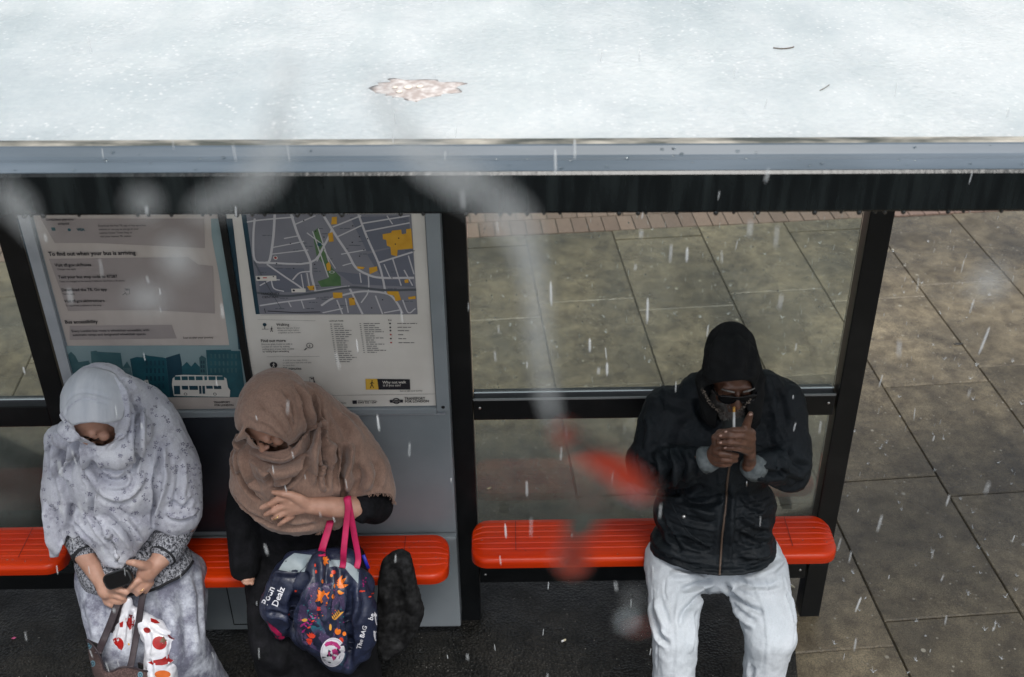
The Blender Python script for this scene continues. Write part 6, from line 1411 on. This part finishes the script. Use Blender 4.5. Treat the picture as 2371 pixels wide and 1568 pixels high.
q = MB()
for _ in range(120):
    x, y = RR.uniform(1900, 2371), RR.uniform(520, 1560)
    if RR.random() < .4: x, y = RR.uniform(1090, 1900), RR.uniform(530, 900)
    c = G(x, y, .014); s = RR.uniform(.004, .012)
    for k in range(RR.randint(4, 7)):
        a = RR.uniform(0, 6.28); e = Vector((math.cos(a), math.sin(a), RR.uniform(.6, 1.6))) * s
        q.tube([c + e * .35, c + e], [.0011, .0005], RAIN, 4)
        if RR.random() < .6: q.ball(c + e * 1.25, RR.uniform(.0008, .0016), RAIN, 1)
    q.ball(c, (s * .45, s * .45, .0012), RAIN, 1)
tag(q.build('rain_splashes', RAIN, smooth=True), 'small crowns of rain splashing up from the paving slabs', 'rain', kind='stuff')
q = MB()
for _ in range(150):
    x, y = RR.choice(((RR.uniform(-.13, 1.17), RR.uniform(3.12, 3.31)), (RR.uniform(-.6, -.27), RR.uniform(3.05, 3.23)), (RR.uniform(-1.98, -1.7), RR.uniform(3.12, 3.31)))); r = RR.uniform(.0012, .0032); q.ball((x, y, .6012), (r, r, r * .55), WAT, 1)
tag(q.build('bench_drops', WAT, smooth=True), 'scattered water drops on the red bench seats', 'water drops', kind='stuff')
q = MB()
for _ in range(220):
    r = RR.uniform(.0012, .0034); z = RR.choice((RR.uniform(1.16, 1.9), RR.uniform(.62, 1.03))); q.ball((RR.uniform(-.13, 1.15), 3.3955, z), (r, r * .5, r * RR.uniform(1, 1.6)), WAT, 1)
tag(q.build('glass_drops', WAT, smooth=True), 'small water drops clinging to the shelter glass', 'water drops', kind='stuff')
# window of the bus from which the picture is taken: clear pane with water running down its outer face
WY = .29
PALEREF = bpy.data.materials.new('pale_refraction_water'); PALEREF.use_nodes = True; nt = PALEREF.node_tree; nt.nodes.remove(nt.nodes['Principled BSDF']); L_ = nt.links.new
d1 = N(nt, 'ShaderNodeBsdfDiffuse'); d2 = N(nt, 'ShaderNodeBsdfTranslucent'); t1 = N(nt, 'ShaderNodeBsdfTransparent'); k1 = N(nt, 'ShaderNodeMixShader'); k2 = N(nt, 'ShaderNodeMixShader')
for d_ in (d1, d2): d_.inputs[0].default_value = (.66, .69, .69, 1)  # pale colour stands in for the roof and sky refracted by the water
k1.inputs[0].default_value = .6; L_(d1.outputs[0], k1.inputs[1]); L_(d2.outputs[0], k1.inputs[2])
L_(ramp(nt, tex(nt, 'noise', 45, detail=4), .32, .68, (.10, .10, .10), (.46, .46, .46)), k2.inputs[0]); L_(t1.outputs[0], k2.inputs[1]); L_(k1.outputs[0], k2.inputs[2]); L_(k2.outputs[0], nt.nodes['Material Output'].inputs[0])
win = thing('bus_window', 'rain streaked upper deck bus window, trails of water running down its glass', 'window', (0, WY, 3.36))
CLR = bpy.data.materials.new('clear_window_glass'); CLR.use_nodes = True; nt = CLR.node_tree; nt.nodes.remove(nt.nodes['Principled BSDF'])
tpn = N(nt, 'ShaderNodeBsdfTransparent'); tpn.inputs[0].default_value = (1, 1, 1, 1); nt.links.new(tpn.outputs[0], nt.nodes['Material Output'].inputs[0])
q = MB(); q.box((-.75, WY - .006, 2.95), (.75, WY - .0005, 3.85), CLR); q.build('pane', CLR, win)
def trail(pts, bulge, wedge=0., name='water_trail', m=None):
    m = m or WAT
    "a ridge of water on the pane: flat against the glass, rounded outside"
    C = [np.array((*J(x, y, WY), w_ * (J(x, y, WY) - EYE).dot(Fv) / FPX)) for x, y, w_ in pts]; C = crom([tuple(c) for c in C], 6); n = len(C); vs = []; fs = []; S = 24
    W_ = wedge
    for i, c in enumerate(C):
        wedge = W_ if not isinstance(W_, tuple) else W_[0] + (W_[1] - W_[0]) * i / (n - 1)
        t = Vector(C[min(i + 1, n - 1)][:3]) - Vector(C[max(i - 1, 0)][:3]); t.normalize(); sd_ = Vector((-t.z, 0, t.x)).normalized(); e = min(i, n - 1 - i) / 5.; e = math.sqrt(max(0., 1 - (1 - min(1., e)) ** 2)); h = max(.0004, c[3] / 2 * max(e, .06)) * (1 + (.22 if m is PALEREF else 0) * noise.noise(Vector((i * .35, c[0] * 40, 2))))
        for k in range(S):
            a = math.pi * k / (S - 1); vs.append(Vector(c[:3]) + sd_ * (math.cos(a) * h * 1.12) + Vector((0, h * (math.sin(a) * bulge + abs(wedge) * (((1 - math.cos(a)) * (0 if k == S - 1 else 1)) if wedge > 0 else ((1 + math.cos(a)) * (0 if k == 0 else 1)))) + .0002, 0)))
    for i in range(n - 1):
        for k in range(S): fs.append((i * S + k, i * S + (k + 1) % S, (i + 1) * S + (k + 1) % S, (i + 1) * S + k))
    fs += [tuple(range(S)), tuple(range((n - 1) * S, n * S))[::-1]]
    q = MB(); q.add(vs, fs, m); o = q.build(name, m, win, False)
    bm = bmesh.new(); bm.from_mesh(o.data); bmesh.ops.recalc_face_normals(bm, faces=bm.faces[:]); bm.to_mesh(o.data); bm.free(); return o
def bead(x, y, rx, ry, bulge=.2, m=None):
    m = m or WAT
    c = J(x, y, WY); z = (c - EYE).dot(Fv) / FPX; bm = bmesh.new(); bmesh.ops.create_icosphere(bm, subdivisions=4, radius=1)
    for v in bm.verts: v.co = Vector((v.co.x * rx * z, max(0, v.co.y) * min(rx, ry) * z * bulge + .0002, v.co.z * ry * z)) + c
    q = MB(); q.addbm(bm, m); return q.build('water_bead', m, win, 'auto')
trail([(866, 170, 30), (900, 260, 52), (960, 340, 72), (1040, 400, 88), (1120, 450, 98), (1190, 512, 84), (1222, 590, 54), (1240, 690, 44), (1247, 790, 36), (1262, 900, 32), (1285, 985, 30)], .05, m=PALEREF)
trail([(1285, 985, 60), (1340, 1030, 64), (1400, 1072, 66), (1455, 1112, 66), (1515, 1160, 60)], .008, (.175, .15))
trail([(1400, 1100, 40), (1375, 1150, 66), (1352, 1200, 70), (1330, 1260, 66)], .02, (.09, .03))
trail([(672, 120, 40), (655, 250, 56), (640, 340, 70), (600, 412, 70), (540, 455, 68), (440, 492, 52)], .05, m=PALEREF)
trail([(-10, 420, 54), (40, 480, 56), (90, 560, 36)], .05, m=PALEREF)
for a in ((330, 470, 36, 36, 0, PALEREF), (2290, 655, 44, 42, 0, PALEREF), (1466, 1385, 18, 24, 0, PALEREF), (410, 600, 36, 50, 0, PALEREF), (345, 690, 50, 30, 0, PALEREF), (1325, 1300, 40, 50, .1, None), (1470, 1440, 38, 40, .15, None)): bead(*a[:4], a[4] or .1, a[5])
